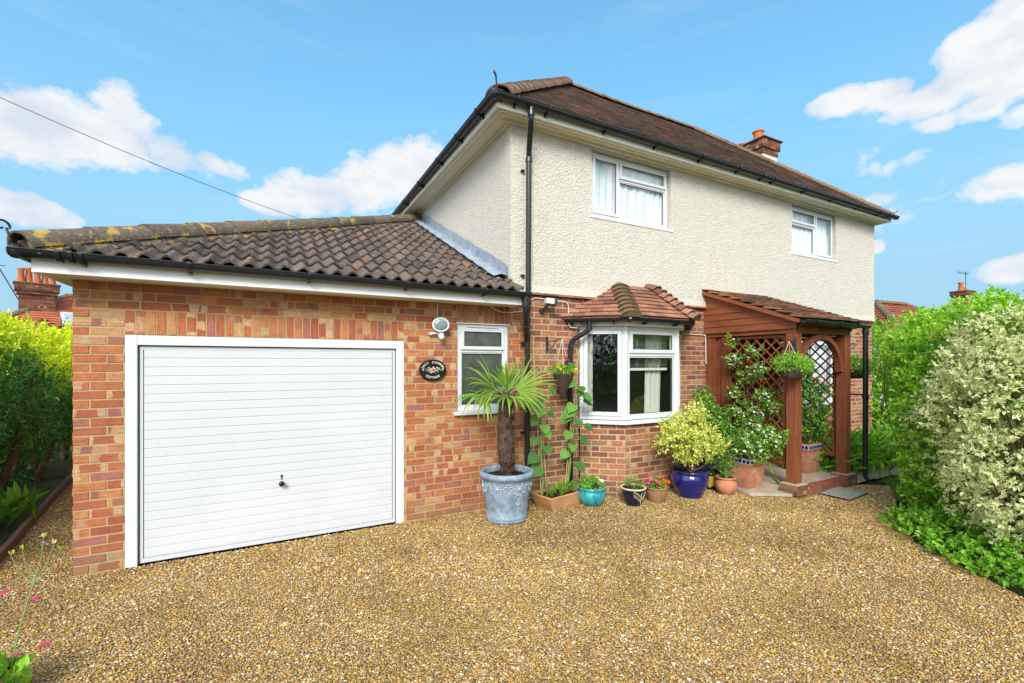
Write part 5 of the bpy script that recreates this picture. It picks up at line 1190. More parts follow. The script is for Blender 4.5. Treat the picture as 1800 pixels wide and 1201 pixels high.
fl_cloud((bc[0]-.12,bc[1]-.05,1.68),(.06,.06,.05),6,.025,'yellow',bk,11); fl_cloud((bc[0]+.02,bc[1]-.05,1.72),(.06,.06,.07),4,.028,'purple',bk,12); fl_cloud((bc[0]+.02,bc[1]-.03,1.80),(.03,.03,.03),4,.028,'red',bk,13); fl_cloud((bc[0]+.14,bc[1]-.05,1.66),(.04,.04,.05),4,.025,'yellow',bk,14)
h2=bracket_thing('black hook bracket on the left front post of the porch',(6.10,3.545,1.98),(-1,-.12,0),.17,'iron',.26)
def bowl_basket(label,c,hook,seed,r=.15,lf='lf_green'):
    t=thing('hanging_basket',label,'hanging basket',(c[0],c[1],c[2]-.14)); mb=MB(); mb.lathe(c,[(.07,-.125),(.10,-.12),(r*.88,-.06),(r,0),(r*.97,.01),(r*.8,-.02)],28); part('wicker_bowl',mb,M['wicker'],t,smooth=True)
    mb=MB()
    for a in(.5,2.6,4.7): mb.tube([A(c)+A([r*math.cos(a),r*math.sin(a),0]),hook],.003,4)
    part('chain',mb,M['rope'],t)
    mb=MB(); foliage(mb,[(c[0],c[1],c[2]+.06,r*1.25,r*1.25,.12),(c[0]+.10,c[1]-.05,c[2]+.03,.12,.12,.08)],260,7,.06,.035,.015,seed=seed,ground=c[2]-.06,lump=.3,up=.6,rbias=.1); part('foliage',mb,M[lf],t); return t
bowl_basket('round wicker hanging basket of trailing greenery left of the porch post',(5.96,3.52,1.68),h2,44)
h3=bracket_thing('dark bracket on the right front post of the porch beyond the downpipe',(7.485,3.63,2.0),(1,.0,0),.26,'iron',.2)
bowl_basket('leafy hanging basket on the far side of the porch downpipe',(7.80,3.65,1.66),h3,47)
# door mat
mt=thing('door_mat','grey ribbed rubber mat on the gravel before the porch step','door mat',(6.78,3.30,0))
o_=A([6.78,3.30,.02]); u_=nz(A([.95,.10,0])); v_=A([-u_[1],u_[0],0]); mb=MB(); m2=MB()
mb.obox(o_,[u_,v_,[0,0,1]],(.29,.18,.004)); part('backing',mb,M['black'],mt)
for k in range(8): m2.obox(o_+u_*(-.26+.52*k/7)+A([0,0,.007]),[u_,v_,[0,0,1]],(.017,.175,.003),random.random())
part('ribs',m2,simple('grey rubber',(.36,.34,.29),.7,.3,.2,20),mt)

# ================================================================= HEDGES
# right: variegated shrub in front, green shrub behind
t=thing('variegated_shrub','large cream and green variegated shrub filling the right edge of the drive','shrub',(6.5,1.4,0))
mb=MB(); bl=[(6.28,1.60,1.30,.62,.56,.62),(6.02,1.72,1.72,.30,.28,.26),(5.88,1.52,1.18,.26,.26,.24),(6.45,1.75,2.02,.34,.3,.26),(6.75,1.20,1.30,.9,.7,1.0),(5.95,1.48,.75,.55,.48,.52),(6.35,1.0,.85,.7,.6,.65),(6.9,1.75,1.75,.6,.55,.62),(6.15,1.62,1.45,.3,.3,.32),(7.2,1.2,2.0,.9,.7,.62),(5.85,1.25,.5,.5,.4,.38),(6.6,2.1,1.0,.45,.4,.7)]
P,T=foliage(mb,bl,6800,9,.08,.044,.023,seed=51,inner=.25,lump=.18,shell=.14,rspread=.3,up=.25); part('foliage',mb,M['lf_var'],t)
mb=MB(); stems_to(mb,(6.5,1.5,.05),P[::60],.014,10,9,.003); stems_to(mb,(6.1,1.5,.3),P[20::90],.006,11,7,.002); part('branches',mb,M['brownstem'],t)
t=thing('green_shrub','tall bright green shrub between the porch path and the variegated shrub','shrub',(7.3,2.6,0))
mb=MB(); bl=[(7.25,2.35,1.3,.62,.52,.85),(7.0,2.30,.7,.42,.40,.60),(7.5,2.6,1.9,.6,.5,.55),(7.3,1.9,2.05,.7,.5,.42),(8.0,2.5,2.0,.7,.6,.5),(7.05,2.45,1.75,.35,.35,.45),(8.3,3.0,1.6,.5,.5,.8),(6.75,1.95,2.25,.3,.3,.28),(6.5,2.28,.5,.34,.25,.42),(6.6,2.35,1.0,.35,.3,.5)]
P,T=foliage(mb,bl,5600,8,.065,.05,.027,seed=61,inner=.25,lump=.2,shell=.2,rspread=.4,rbias=.2,zgrad=lambda p:(p[:,2]-1.3)*.12); part('foliage',mb,M['lf_green'],t)
mb=MB(); stems_to(mb,(7.3,2.4,.05),P[::120],.014,12,9,.003); part('branches',mb,M['brownstem'],t)
t=thing('laurel_shrub','patch of glossy green shrub poking through the variegated one at the frame edge','shrub',(7.0,.9,0))
mb=MB(); P,T=foliage(mb,[(5.98,1.30,1.52,.16,.16,.20),(6.02,1.2,1.36,.14,.14,.16),(6.6,1.0,1.6,.3,.25,.3),(7.0,1.0,2.2,.5,.4,.45)],520,8,.08,.055,.026,seed=66,lump=.25); part('foliage',mb,M['lf_green'],t)
mb=MB(); stems_to(mb,(6.9,1.0,.05),P[::30],.012,3,8,.003); part('branches',mb,M['brownstem'],t)
# lime ground cover along the drive edge
mb=MB(); 
bl=[(x,y,.03,.42,.36,h) for x,y,h in((6.25,2.25,.14),(5.95,2.02,.18),(5.70,1.75,.2),(5.50,1.45,.18),(5.35,1.1,.18),(5.25,.8,.2),(5.7,1.2,.28),(5.2,.5,.2),(5.6,.8,.3),(6.0,1.1,.3),(6.2,1.9,.2))]
P,T=foliage(mb,bl,2600,7,.05,.045,.030,seed=71,inner=.3,lump=.25,shell=.3,rspread=.35,rbias=.15,up=.9,ground=0); solo('ground_cover',mb,M['lf_lime'],'lime green leafy ground cover spilling onto the gravel under the right hand shrubs','ground cover',(5.7,1.6,0),kind='stuff')
# left hedge: a row of separate privet bushes with trunks
LH=[((-3.35,6.3),2.24,.95),((-3.35,7.9),2.26,.95),((-3.5,9.6),2.26,1.0),((-3.45,11.4),2.22,1.05),((-3.5,13.4),2.35,1.1),((-3.3,4.9),2.05,.9)]
labs=['yellow tipped privet bush nearest behind the brick edging at the left frame edge','privet bush with a thick bare leaning trunk above the shaded border','third privet bush along the passage, dark below and golden on top','bright golden topped privet beside the garage corner','farthest privet bush at the end of the side passage','privet bush beside the camera side of the drive, outside the passage']
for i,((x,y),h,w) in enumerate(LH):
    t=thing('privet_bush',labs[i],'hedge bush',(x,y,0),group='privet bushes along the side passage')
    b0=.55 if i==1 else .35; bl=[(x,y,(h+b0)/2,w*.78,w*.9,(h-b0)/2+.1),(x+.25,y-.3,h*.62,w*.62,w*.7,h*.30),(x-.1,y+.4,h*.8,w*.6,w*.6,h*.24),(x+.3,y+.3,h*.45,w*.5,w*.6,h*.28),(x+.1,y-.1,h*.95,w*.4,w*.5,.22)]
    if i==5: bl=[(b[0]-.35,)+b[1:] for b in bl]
    mb=MB(); P,T=foliage(mb,bl,2300 if i<4 else 1500,9,.13,.055 if i<3 else .065,.027 if i<3 else .032,seed=80+i,inner=.25,lump=.2,shell=.18,rspread=.16,rbias=-.02,zgrad=lambda p:np.clip((p[:,2]-(1.72 if i not in(2,3,4) else 1.3))*1.0,-.1,.5)); part('foliage',mb,M['lf_priv'],t)  # leaves yellower with height: golden tips, plus sunlight on the tops put into colour
    mb=MB(); q=np.random.default_rng(i)
    for k in range(4):
        a=q.uniform(0,6.3); bs_=A([x+.15*math.cos(a)+.2,y+.2*math.sin(a)-.2,0]); tp_=bs_+A([q.uniform(-.1,.5),q.uniform(-.3,.4),h*.75]); mb.tube([bs_,bs_*.6+tp_*.4+A([.05,0,0]),tp_],[.055,.04,.015],8)
    part('trunk',mb,M['bark'],t,smooth=True)
    m=MB(); pk=P[P[:,2]>h*.78]; pk=pk[:14 if i in(0,1,5) else 5]
    for p_ in pk:
        e=p_+A([q.uniform(-.1,.1),q.uniform(-.1,.1),q.uniform(.15,.4)]); m.tube([p_,e],[.004,.002],4)
    part('shoots',m,M['brownstem'],t)
    m=MB()
    for p_ in pk:
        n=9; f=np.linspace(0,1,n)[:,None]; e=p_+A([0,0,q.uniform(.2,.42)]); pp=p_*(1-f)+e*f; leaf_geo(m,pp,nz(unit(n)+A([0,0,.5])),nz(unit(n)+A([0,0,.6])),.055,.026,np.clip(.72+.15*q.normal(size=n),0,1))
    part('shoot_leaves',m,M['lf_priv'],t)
# shade border under the hedge
mb=MB(); bl=[(-2.95-.1*k+.0,6.0+.55*k,.05,.45,.4,.22) for k in range(12)]+[(-2.6,5.2,.05,.35,.4,.2),(-3.0,4.9,.1,.5,.5,.25)]
P,T=foliage(mb,bl,1300,7,.08,.06,.03,seed=99,inner=.3,lump=.3,shell=.35,up=.8,ground=0,rspread=.3,clip=lambda p:p[:,0]<(-2.22-.16*(p[:,1]-5.88)+.02)); solo('border_plants',mb,M['lf_dark'],'low dark leafed plants in the shaded border under the privet','border plants',(-2.9,6.5,0),kind='stuff')
t=thing('iris_clump','clump of strappy leaves with small white flowers in the shaded left border','plant',(-2.75,6.9,0))
mb=MB(); n=120; P=A([-2.75,6.9,.05])+rng.normal(size=(n,3))*A([.16,.2,.02]); leaf_geo(mb,P,nz(unit(n)*.5+A([0,0,1])),unit(n),.30,.022,rng.random(n)*.8,.1,.5); part('leaves',mb,M['lf_green'],t)
fl_cloud((-2.70,6.75,.22),(.16,.3,.12),14,.032,'white',t,21)
# brick/timber edging: separate curved kerb
eg=MB(); pth=[(-2.12,5.3),(-2.18,5.88),(-2.30,6.6),(-2.42,7.4),(-2.55,8.2),(-2.68,9.1),(-2.8,10.2),(-2.9,11.5)]
for p,q in zip(pth,pth[1:]): eg.bar((*p,.03),(q[0]+(p[0]-q[0])*.02,q[1]+(p[1]-q[1])*.02,.03),.045,.13,rnd=random.random())
solo('border_edging',eg,M['edging'],'low weathered timber edging board between gravel passage and left border','edging',(-2.4,7.4,0),bevel=.004)
# foreground flowers, bottom left
fg=thing('flower_planter','terracotta trough at the bottom left corner with green leaves and pink stems of columbine','planter',(-1.30,3.36,0))
mb=MB(); c0=A([-1.42,3.36,-.03]); V=[]
for (k,z) in((.85,0),(.95,.10),(1.0,.14),(1.04,.14),(1.04,.17),(.94,.17),(.9,.12)):
    for sx,sy in((-1,-1),(1,-1),(1,1),(-1,1)): V.append(c0+A([sx*.19*k,sy*.13*k,z]))
mb.add(V,[[i*4+k,i*4+(k+1)%4,(i+1)*4+(k+1)%4,(i+1)*4+k] for i in range(6) for k in range(4)]); part('trough',mb,M['terra'],fg,bevel=.005)
m=MB(); m.box((c0[0]-.17,c0[1]-.115,.10),(c0[0]+.17,c0[1]+.115,.13)); part('soil',m,M['soil'],fg)
mb=MB(); foliage(mb,[(-1.36,3.28,.15,.17,.13,.06),(-1.28,3.36,.12,.08,.08,.04)],60,6,.05,.06,.05,seed=102,ground=.1,up=.7,rspread=.2,rbias=.2); part('foliage',mb,M['lf_lime'],fg)
mb=MB(); s0=A([-1.22,3.33,.15]); st_=[s0,s0+A([.03,.02,.22]),s0+A([.07,.05,.42]),s0+A([.08,.07,.50])]; mb.tube(st_,[.004,.0035,.003,.0025],6)
tips=[]
for a,l in((-1.0,.17),(-.45,.19),(.35,.24),(.8,.20),(1.3,.16)):
    e=st_[2]+A([.10*math.sin(a)*1.1,.02,l]); mb.tube([st_[2],(st_[2]+e)/2+A([.02*math.sin(a),0,0]),e],[.0025,.002,.0015],5); tips.append(e)
part('flower_stem',mb,M['greenstem'],fg)
for tp_ in tips:
    mb=MB(); P=np.repeat(A([tp_]),5,0); leaf_geo(mb,P,nz(unit(len(P))*.5+A([0,0,1])),unit(len(P)),.028,.012,rng.random(len(P))); part('seed_pod',mb,M['lf_gold'],fg)
for c_ in((-1.13,3.34,.50),(-1.24,3.34,.56),(-1.08,3.3,.26),(-1.18,3.3,.24)): fl_cloud(c_,(.028,.024,.01),8,.010,'magenta',fg,int(c_[2]*100),'pink_flower')
# plants right of the porch
t=thing('agapanthus_clump','arching strap leaved green clump beside the brick corner right of the porch','plant',(9.2,4.2,0))
mb=MB(); n=900; P=A([9.0,4.15,.05])+rng.normal(size=(n,3))*A([.75,.28,.02]); D=nz(unit(n)*A([.8,.8,.3])+A([0,0,1.1]))
for k in range(3):
    leaf_geo(mb,P,D,unit(n),.22,.028,np.clip(rng.normal(.5,.25,n),0,1),.1,.3); P=P+D*.2; D=nz(D+unit(n)*.1+A([0,0,-.45]))
part('leaves',mb,M['lf_green'],t); fl_cloud((9.0,4.1,.6),(.6,.2,.15),14,.03,'violet',t,31)
t=thing('corner_shrub','loose light green shrub rising behind the right hand corner of the house','shrub',(12.1,5.3,0))
mb=MB(); P,T=foliage(mb,[(12.0,5.2,1.3,.5,.6,1.2),(12.3,5.6,2.3,.5,.5,.6),(11.9,4.8,.8,.6,.5,.7),(12.6,5.2,1.8,.6,.6,.9)],1500,8,.12,.07,.035,seed=111,lump=.3,shell=.3,rspread=.4,rbias=.1); part('foliage',mb,M['lf_green'],t)
mb=MB(); stems_to(mb,(12.1,5.3,0),P[::40],.015,4,8,.004); part('branches',mb,M['brownstem'],t)
# ================================================================= GROUND
mb=MB(); S_=400; mb.poly([(-S_,-S_,-.06),(S_,-S_,-.06),(S_,S_,-.06),(-S_,S_,-.06)]); struct('ground',mb,M['earth'])
mb=MB(); mb.poly([(x,y,-.004) for x,y in[(-2.2,-6),(4.6,-6),(4.7,.6),(5.0,1.2),(5.28,1.62),(5.62,2.1),(6.22,2.47),(7.08,2.84),(7.9,3.25),(7.55,3.46),(7.6,5.0),(-1.46,5.0),(-1.46,14),(-3.0,14),(-2.85,10.2),(-2.6,8.2),(-2.3,6.4),(-2.15,5.4),(-2.2,4)]]); struct('gravel_drive',mb,M['gravel'])
mb=MB(); mb.poly([(7.08,2.84,-.002),(12,2.2,-.002),(12,3.55,-.002),(8.05,3.45,-.002),(7.9,3.25,-.002)]); struct('lawn',mb,M['lawn'])
mb=MB(); n=7000; P=np.stack([rng.uniform(7.0,10,n),rng.uniform(2.5,3.5,n),np.zeros(n)],1); k=(P[:,1]-2.84<(P[:,0]-7.08)*.5)&(P[:,1]<3.46); P=P[k]; n=len(P)
leaf_geo(mb,P,nz(unit(n)*.5+A([0,0,1])),unit(n),.05,.008,rng.random(n)); solo('grass',mb,M['lf_grass'],'short mown grass beside the stone path right of the porch','grass',(8.5,3,0),kind='stuff')
mb=MB(); rr=random.Random(5)
x=7.58
while x<12:
    w=rr.uniform(.4,.6); y=3.50
    while y<4.05:
        d=rr.uniform(.25,.4); c=[(x+.015,y+.012),(x+w-.015,y+.012+rr.uniform(0,.03)),(x+w-.012,min(y+d,4.15)),(x+.02,min(y+d,4.15))]
        V=[(*q,.0) for q in c]+[(*q,.03) for q in c]; mb.add(V,[[4,5,6,7],[0,1,5,4],[1,2,6,5],[2,3,7,6],[3,0,4,7]],rr.random()); y+=d+.015
    x+=w
V=[(5.62,3.85,.0),(6.08,3.56,.0),(6.08,4.5,.0),(5.7,4.5,0)]; mb.add(V+[(a,b,.035) for a,b,_ in V],[[4,5,6,7],[0,1,5,4],[1,2,6,5],[2,3,7,6],[3,0,4,7]],.5)
struct('path',mb,M['stone'])
# loose stones over the drive
def inside(P,poly):
    x,y=P[:,0],P[:,1]; r=np.zeros(len(P),bool); j=len(poly)-1
    for i in range(len(poly)):
        xi,yi=poly[i];xj,yj=poly[j]; c=((yi>y)!=(yj>y))&(x<(xj-xi)*(y-yi)/(yj-yi+1e-12)+xi); r^=c; j=i
    return r
drive=[(-2.2,1.0),(4.7,.3),(4.98,1.2),(5.26,1.62),(5.6,2.1),(6.2,2.47),(7.06,2.84),(7.85,3.25),(7.5,3.47),(6.05,3.44),(5.6,3.85),(5.55,5.0),(5.12,4.60),(4.1,4.60),(3.62,5.0),(-1.46,5.0),(-1.5,10),(-2.75,10),(-2.3,6.4),(-2.15,5.4)]
def stones():
    out=[]
    for cell,cond in((.0118,lambda d:(d<3.7)),(.0150,lambda d:(d>=3.7)&(d<7.4)),(.03,lambda d:d>=7.4)):
        xs=np.arange(-2.8,7.9,cell); ys=np.arange(.9,10,cell); X,Y=np.meshgrid(xs,ys); P=np.stack([X.ravel(),Y.ravel()],1)
        P=P+rng.uniform(-.55,.55,P.shape)*cell; dep=P[:,0]*.4667+P[:,1]*.8844; rt=P[:,0]*.8844-P[:,1]*.4667
        k=cond(dep)&(dep>1.75)&(np.abs(rt)<dep*1.22+.2); P=P[k]; P=P[inside(P,drive)]; out.append((P,cell))
    return out
mb=MB()
base=A([[1,0,0],[-1,0,0],[0,1,0],[0,-1,0],[0,0,1],[.6,.6,.55],[-.6,.6,.55],[-.6,-.6,.55],[.6,-.6,.55]],float)
Fb=A([[4,5,8],[4,6,5],[4,7,6],[4,8,7],[5,0,8],[0,5,2],[5,6,2],[6,1,2],[6,7,1],[7,3,1],[7,8,3],[8,0,3]])
for P,cell in stones():
    n=len(P); a=rng.uniform(0,2*PI,n); s=cell*rng.lognormal(-.05,.28,n)*.56; el=rng.uniform(.65,1.35,n); hz=rng.uniform(.4,.75,n)
    b=base[None]*(1+rng.uniform(-.18,.18,(n,9,1))); x=b[:,:,0]*s[:,None]*el[:,None]; y=b[:,:,1]*s[:,None]; z=b[:,:,2]*s[:,None]*hz[:,None]
    tl=rng.normal(0,.2,n)[:,None]; z=z+x*tl; ca,sa=np.cos(a)[:,None],np.sin(a)[:,None]
    V=np.stack([P[:,0:1]+x*ca-y*sa,P[:,1:2]+x*sa+y*ca,z+rng.uniform(-.003,.005,n)[:,None]],2)
    F=(Fb[None]+(np.arange(n)*9)[:,None,None]).reshape(-1,3); mb.add(V.reshape(-1,3),F,np.repeat(rng.random(n),12))
solo('gravel_stones',mb,M['pebble'],'loose honey coloured gravel stones covering the drive','gravel',(0,0,0),smooth=True,kind='stuff')

mb=MB(); n=260; P=np.stack([rng.uniform(-2,6.5,n),rng.uniform(1.3,5,n),np.full(n,.012)],1); P=P[inside(P[:,:2],drive)]; wgt=(P[:,1]>4.2)|(P[:,0]>4.4)|(rng.random(len(P))<.25); P=P[wgt]; n=len(P)
leaf_geo(mb,P,nz(unit(n)*A([1,1,.15])),nz(unit(n)*.3+A([0,0,1])),.028,.014,rng.random(n)*.5+.3); solo('fallen_leaves',mb,M['lf_gold'],'scattered small fallen leaves and petals on the gravel','leaf litter',(3,3,0),kind='stuff')
# ================================================================= NEIGHBOURS
def far_house(label,cx,cy,w,d,ez,rz_,rl,roof,ch=None,wall='hbrick',skylight=None,rot=0,cpots=5):
    t=thing('neighbour_house',label,'house',(cx,cy,0))
    Rm=A([[math.cos(rot),-math.sin(rot),0],[math.sin(rot),math.cos(rot),0],[0,0,1]])
    def W(p): return A([cx,cy,0])+Rm@A(p,float)
    def fin(mb): 
        for i,v in enumerate(mb.v): mb.v[i]=(v@Rm.T)+A([cx,cy,0])
        return mb
    mb=MB(); mb.box((-w/2+.3,-d/2+.3,0),(w/2-.3,d/2-.3,ez)); part('wall',fin(mb),M[wall],t)
    mb=MB(); h=rl/2; run=d/2
    for sg in(-1,1):
        O=(-w/2,-d/2,ez) if sg<0 else (w/2,d/2,ez); U=(1,0,0) if sg<0 else (-1,0,0); Lp=math.hypot(run,rz_-ez)
        tile_slope(mb,O,U,(0,-sg*run/Lp,(rz_-ez)/Lp),lambda s:((w/2-h)*s/Lp,w-(w/2-h)*s/Lp),Lp,gauge=.22,tw=.35,th=.02,lap=.28)
    for sg in(-1,1):
        O=(-w/2,d/2,ez) if sg<0 else (w/2,-d/2,ez); U=(0,-1,0) if sg<0 else (0,1,0); L=w/2-h; Lp=math.hypot(L,rz_-ez)
        tile_slope(mb,O,U,(-sg*L/Lp,0,(rz_-ez)/Lp),lambda s:(run*s/Lp,d-run*s/Lp),Lp,gauge=.22,tw=.35,th=.02,lap=.28)
    e=[(-w/2,-d/2,ez),(w/2,-d/2,ez),(w/2,d/2,ez),(-w/2,d/2,ez)]; r=[(-h,0,rz_-.02),(h,0,rz_-.02)]; mb.poly([e[0],e[1],r[1],r[0]]);mb.poly([e[2],e[3],r[0],r[1]]);mb.poly([e[1],e[2],r[1]]);mb.poly([e[3],e[0],r[0]])
    rf=part('roof',fin(mb),M[roof],t)
    mb=MB(); half_rounds(mb,(-h,0,rz_),(h,0,rz_),.13,.4,th=.03)
    for a in e:
        half_rounds(mb,a,r[0] if a[0]<0 else r[1],.13,.4,th=.03)
    part('ridge_tiles',fin(mb),M['bonnet'],rf)
    if ch:
        x0,y0,x1,y1,z0,z1=ch; mb=MB(); mm=MB()
        for (o,za,zb_) in((0,z0,z1-.42),(.06,z1-.42,z1-.28),(.12,z1-.28,z1)):
            cs=[(x0-o,y0-o),(x1+o,y0-o),(x1+o,y1+o),(x0-o,y1+o)]
            for p,q in zip(cs,cs[1:]+cs[:1]): f=FR(p,q); brickwork(mb,f,0,f.w,za,zb_,pz=.08)
            mm.box((x0-o+.004,y0-o+.004,za),(x1+o-.004,y1+o-.004,zb_-.003))
        c=part('chimney',fin(mb),M['cbrick'],rf); 
        mm.box((x0-.16,y0-.16,z1),(x1+.16,y1+.16,z1+.05)); part('mortar',fin(mm),M['cap'],c)
        return t,rf,c,fin
    return t,rf,None,fin
# left: red roof, skylight and a big stack with five pots
t,rf,c,fin=far_house('neighbouring house with bright red hipped roof, skylight and five pot chimney behind the privet',-7.75,27.5,6.4,6.4,2.9,4.75,1.0,'farroof',ch=(-1.95,-1.5,-.90,-.85,2.6,5.0),rot=R(20))
mb=MB()
for k,(x,hh) in enumerate(((-1.88,.60),(-1.66,.66),(-1.42,.48),(-1.2,.44),(-.98,.36))): mb.lathe((x,-1.2+.08*(k%2),5.05),[(.12,0),(.09,hh-.1),(.115,hh-.06),(.115,hh),(.08,hh)],16)
part('chimney_pot',fin(mb),M['chimpot'],c,smooth=True)
mb=MB(); mb.tube([(-1.9,-1.3,4.2),(-2.5,-1.3,5.6),(-2.5,-1.3,5.7)],.02,5); mb.tube([(-2.9,-1.3,5.65),(-2.3,-1.3,5.65)],.015,5); part('aerial',fin(mb),M['iron'],c)
mb=MB(); sl_=(4.75-2.9)/3.2; y=-2.1; zc=2.9+(y+3.2)*sl_; nrm=nz(A([0,-sl_,1])); tv=nz(A([0,1,sl_])); mb.obox(A([-.35,y,zc])+nrm*.06,[[1,0,0],tv,nrm],(.42,.55,.05)); sk=part('skylight',fin(mb),M['upvc'],rf)
mb=MB(); mb.obox(A([-.35,y,zc])+nrm*.115,[[1,0,0],tv,nrm],(.32,.44,.008)); part('pane',fin(mb),M['glass'],sk)
# right: long red-brown roof behind the corner, and a distant stack with aerial
t,rf,c,fin=far_house('neighbouring house with long reddish brown tiled roof seen past the right corner',25.0,10.2,7,5.0,2.7,4.45,2.2,'farroof2',rot=R(-6),wall='whiterender')
t,rf,c,fin=far_house('distant house whose brick chimney and television aerial rise above the right shrubs',43.0,13.4,6,5,2.4,3.6,2.0,'farroof2',ch=(-.62,-.4,.28,.3,2.5,6.75),rot=R(-5))
mb=MB(); mb.lathe((-.38,-.05,6.80),[(.15,0),(.12,.5),(.17,.56),(.17,.62),(.1,.62)],16); mb.lathe((.02,.0,6.80),[(.13,0),(.12,.2),(.15,.25),(.15,.3),(.1,.3)],16); part('chimney_pot',fin(mb),M['chimpot'],c,smooth=True)
mb=MB(); mb.tube([(.38,0,5.9),(.38,0,8.2)],.022,6); mb.tube([(-.75,0,8.1),(.85,0,8.1)],.014,5)
for k in range(12): mb.tube([(-.7+k*.125,0,8.0),(-.7+k*.125,0,8.2)],.007,4)
part('aerial',fin(mb),M['iron'],c)
# dark clipped conifer hedge behind left passage
mb=MB(); bl=[(-6.5+1.0*k,17.5,1.45,.8,.7,1.5) for k in range(7)]
P,T=foliage(mb,bl,2600,8,.16,.09,.035,seed=121,lump=.08,shell=.1,rspread=.4); solo('conifer_hedge',mb,M['lf_cyp'],'dark clipped conifer hedge across the end of the side passage','hedge',(-4,17.5,0))
def tree(label,x,y,h,r,seed,mat,trunk=.2,n=1600,L=.16):
    t=thing('tree',label,'tree',(x,y,0)); q=np.random.default_rng(seed); bl=[(x,y,h*.66,r*.8,r*.8,h*.30)]
    for k in range(7): a=q.uniform(0,6.3); bl.append((x+r*.6*math.cos(a),y+r*.6*math.sin(a),h*q.uniform(.45,.85),r*.42,r*.42,h*.16))
    mb=MB(); P,T=foliage(mb,bl,n,8,L*1.6,L,L*.5,seed=seed,lump=.25,shell=.25,inner=.25,rspread=.4); part('crown',mb,M[mat],t)
    mb=MB(); mb.tube([(x,y,0),(x+.1,y,h*.35),(x,y+.1,h*.75)],[trunk,trunk*.7,trunk*.2],9); stems_to(mb,(x+.1,y,h*.35),P[::max(1,n//14)],trunk*.4,seed,7,.02); part('trunk',mb,M['bark'],t)
tree('dark evergreen tree showing above the right hand shrub at the frame edge',36,6.5,6.4,2.4,5,'lf_dark',n=1500,L=.2)
# across the road, behind the viewpoint: what the windows mirror
tree('broad green tree on the street side opposite the bay window',16.0,-6.5,7.5,3.4,7,'lf_dark',.3,2600,.2)
tree('leafy tree on the street side opposite the garage window',7.2,-9.0,5.6,2.6,8,'lf_green',.3,2200,.2)
mb=MB(); bl=[(-6+1.9*k,-8.5+.3*math.sin(k*2.1),1.0,1.3,.9,1.25) for k in range(12)]
P,T=foliage(mb,bl,3800,7,.16,.12,.055,seed=131,lump=.2,shell=.15,rspread=.35); solo('street_hedge',mb,M['lf_jas'],'tall green hedge along the street side facing the house','hedge',(4,-8.5,0))
mb=MB(); bl=[(-12+1.8*k,-11.5,2.0,1.5,1.1,2.2) for k in range(5)]
P,T=foliage(mb,bl,2200,7,.2,.14,.065,seed=137,lump=.25,shell=.18,rspread=.35); solo('street_hedge',mb,M['lf_dark'],'taller dark hedge across the road to the left, mirrored in the bay glass','hedge',(-8,-11.5,0))
# overhead cable

def ray(px,py,dep): t_=(px-900)/796.; return A([dep*(.46666+.88444*t_),dep*(.88444-.46666*t_),1.77+dep*(638-py)/796.])
a_=ray(-260,52,9.0); b_=ray(568,388,17.0); c_=b_+(b_-a_)*.25; pts=[a_*(1-f)+c_*f+A([0,0,-.35*4*f*(1-f)+.35*4*.5*.5*0]) for f in np.linspace(0,1,24)]
mb=MB(); mb.tube(pts,.009,5); solo('overhead_cable',mb,M['iron'],'thin dark overhead cable crossing the sky down to the left roof','cable',tuple(pts[0]))

# ================================================================= SKY, SUN, CAMERA
SUN_EL,SUN_AZ=R(35),(-.56,-.83)
w=bpy.data.worlds.new('World'); sc.world=w; w.use_nodes=True
t=NT('w',w.node_tree); sky=t.n('ShaderNodeTexSky'); sky.sky_type='NISHITA'; sky.sun_disc=False; sky.sun_elevation=SUN_EL
sky.sun_rotation=math.atan2(SUN_AZ[0],SUN_AZ[1]); sky.air_density=1.0; sky.dust_density=.35; sky.ozone_density=1.6; sky.altitude=60
d=t.co('Generated')
hs=t.n('ShaderNodeHueSaturation'); hs.inputs['Hue'].default_value=HUE; hs.inputs['Saturation'].default_value=SAT; hs.inputs['Value'].default_value=SKYV; t.l(t.mix(1.0,sky.outputs[0],TINT,'MULTIPLY'),hs.inputs['Color'])
def dirv(px,py): 
    t_=(px-900)/796.; v=nz(A([.46666+.88444*t_,.88444-.46666*t_,(638-py)/796.])); return tuple(v)
# cumulus: each bank is a soft ellipse on the celestial sphere broken up by fractal noise
nbig=t.noise(t.map(d,(1,1,1.35)),7.0,8,.58,.15); nfine=t.noise(t.map(d,(1,1,1.3)),24,6,.62,.2)
acc=None
for (px,py,rx,ry,tilt,wt) in CLOUDS:
    c=A(dirv(px,py)); hx_=nz(np.cross(c,(0,0,1.))); hy_=np.cross(hx_,c); ct,st_=math.cos(R(tilt)),math.sin(R(tilt)); ex=hx_*ct+hy_*st_; ey=-hx_*st_+hy_*ct
    dist=math.hypot(px-900,py-638); k=1/(796*(1+(dist/796)**2)**.75)
    def dot(v):
        q=t.n('ShaderNodeVectorMath'); q.operation='DOT_PRODUCT'; t.l(d,q.inputs[0]); q.inputs[1].default_value=tuple(v); return q.outputs['Value']
    a=t.math('MULTIPLY',dot(ex),1/(rx*k)); b=t.math('MULTIPLY',dot(ey),1/(ry*k)); r2=t.math('ADD',t.math('MULTIPLY',a,a),t.math('MULTIPLY',b,b))
    front=t.math('GREATER_THAN',dot(c),0.3)
    m=t.math('MULTIPLY',t.math('SUBTRACT',1.0,t.math('POWER',r2,.6)),wt); m=t.math('MULTIPLY',t.math('MAXIMUM',m,-.8),1.0); m=t.math('ADD',m,t.math('MULTIPLY',t.math('SUBTRACT',1.,front),-2.))
    acc=m if acc is None else t.math('MAXIMUM',acc,m)
base=t.noise(t.map(d,(1,1,2.2)),2.1,6,.6,.3); rest=t.math('SUBTRACT',t.math('MULTIPLY',base,2.2),.85)
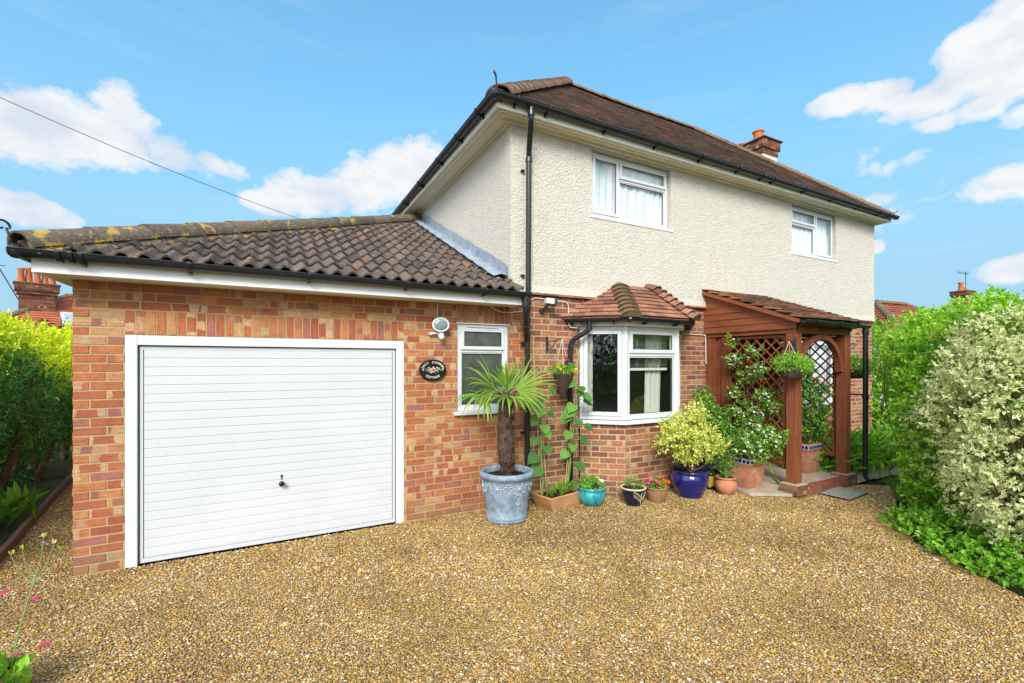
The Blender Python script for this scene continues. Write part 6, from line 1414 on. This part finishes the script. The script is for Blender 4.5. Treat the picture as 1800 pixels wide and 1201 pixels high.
sy=t.n('ShaderNodeSeparateXYZ'); t.l(d,sy.inputs[0])
fwd=t.n('ShaderNodeVectorMath'); fwd.operation='DOT_PRODUCT'; t.l(d,fwd.inputs[0]); fwd.inputs[1].default_value=(.4667,.8844,0)
behind=t.ramp(fwd.outputs['Value'],[(0.0,1.),(.15,0.)])  # noise clouds added behind the view, unseen, to neutralise and lift the fill light
rest=t.math('SUBTRACT',rest,t.math('MULTIPLY',t.math('SUBTRACT',1.,behind),3.))
acc=t.math('MAXIMUM',acc,rest)
val=t.math('ADD',acc,t.math('ADD',t.math('MULTIPLY',t.math('SUBTRACT',nbig,.5),3.0),t.math('MULTIPLY',t.math('SUBTRACT',nfine,.5),1.25)))
mask=t.ramp(val,[(.0,0.),(.2,.55),(.42,.93),(.7,1.)])
shade=t.noise(t.map(d,(1,1,2.0),loc=(0,0,.03)),9,6,.6); 
ccol=t.ramp(shade,[(.36,(.76,.83,.93)),(.56,(1.,1.,1.))])
cl_=t.mix(1.0,ccol,CLV,'MULTIPLY'); cl_=t.mix(1.0,cl_,t.ramp(fwd.outputs['Value'],[(0.0,(BACK_FILL,)*3),(.25,(1.,1.,1.))]),'MULTIPLY')  # unseen clouds behind the camera brightened as added fill for the shaded parts
wisp=t.math('MULTIPLY',t.ramp(t.noise(t.map(d,(1,1,7)),3.2,7,.6,.6),[(.55,0.),(.85,.16)]),1)
haze=t.ramp(sy.outputs[2],[(0,1.),(.15,.95),(.35,.72),(.6,.28),(.8,.1)]); hzc=t.ramp(sy.outputs[2],[(0,HZ0),(.5,HZ1)])
skyc=t.mix(haze,hs.outputs[0],hzc); skyc=t.mix(wisp,skyc,cl_)
col=t.mix(mask,skyc,cl_)
bg=t.n('ShaderNodeBackground'); bg.inputs['Strength'].default_value=SKYS; t.l(col,bg.inputs[0]); o=t.n('ShaderNodeOutputWorld'); t.l(bg.outputs[0],o.inputs[0])
l=bpy.data.lights.new('sun','SUN'); l.energy=SUNE; l.angle=R(SUNA); l.color=(1,.95,.87); lo=bpy.data.objects.new('sun',l); COL.objects.link(lo)
from mathutils import Vector
sv=Vector((SUN_AZ[0],SUN_AZ[1],0)).normalized()*math.cos(SUN_EL)+Vector((0,0,math.sin(SUN_EL))); lo.rotation_euler=sv.to_track_quat('Z','Y').to_euler(); lo.location=(0,-5,12)
cam=bpy.data.cameras.new('camera'); co=bpy.data.objects.new('camera',cam); COL.objects.link(co); co.location=(0,0,1.77); co.rotation_euler=(R(90),0,-R(27.818)); cam.sensor_width=36; cam.lens=796/1800*36; cam.shift_y=37.5/1800; cam.clip_end=2000; cam.clip_start=.05
sc.camera=co
sc.view_settings.view_transform='Standard'; sc.view_settings.look='None'; sc.view_settings.exposure=EXPO; sc.view_settings.gamma=1
sc.render.engine='CYCLES'; sc.cycles.max_bounces=8; sc.cycles.transparent_max_bounces=16; sc.cycles.caustics_reflective=False; sc.cycles.caustics_refractive=False
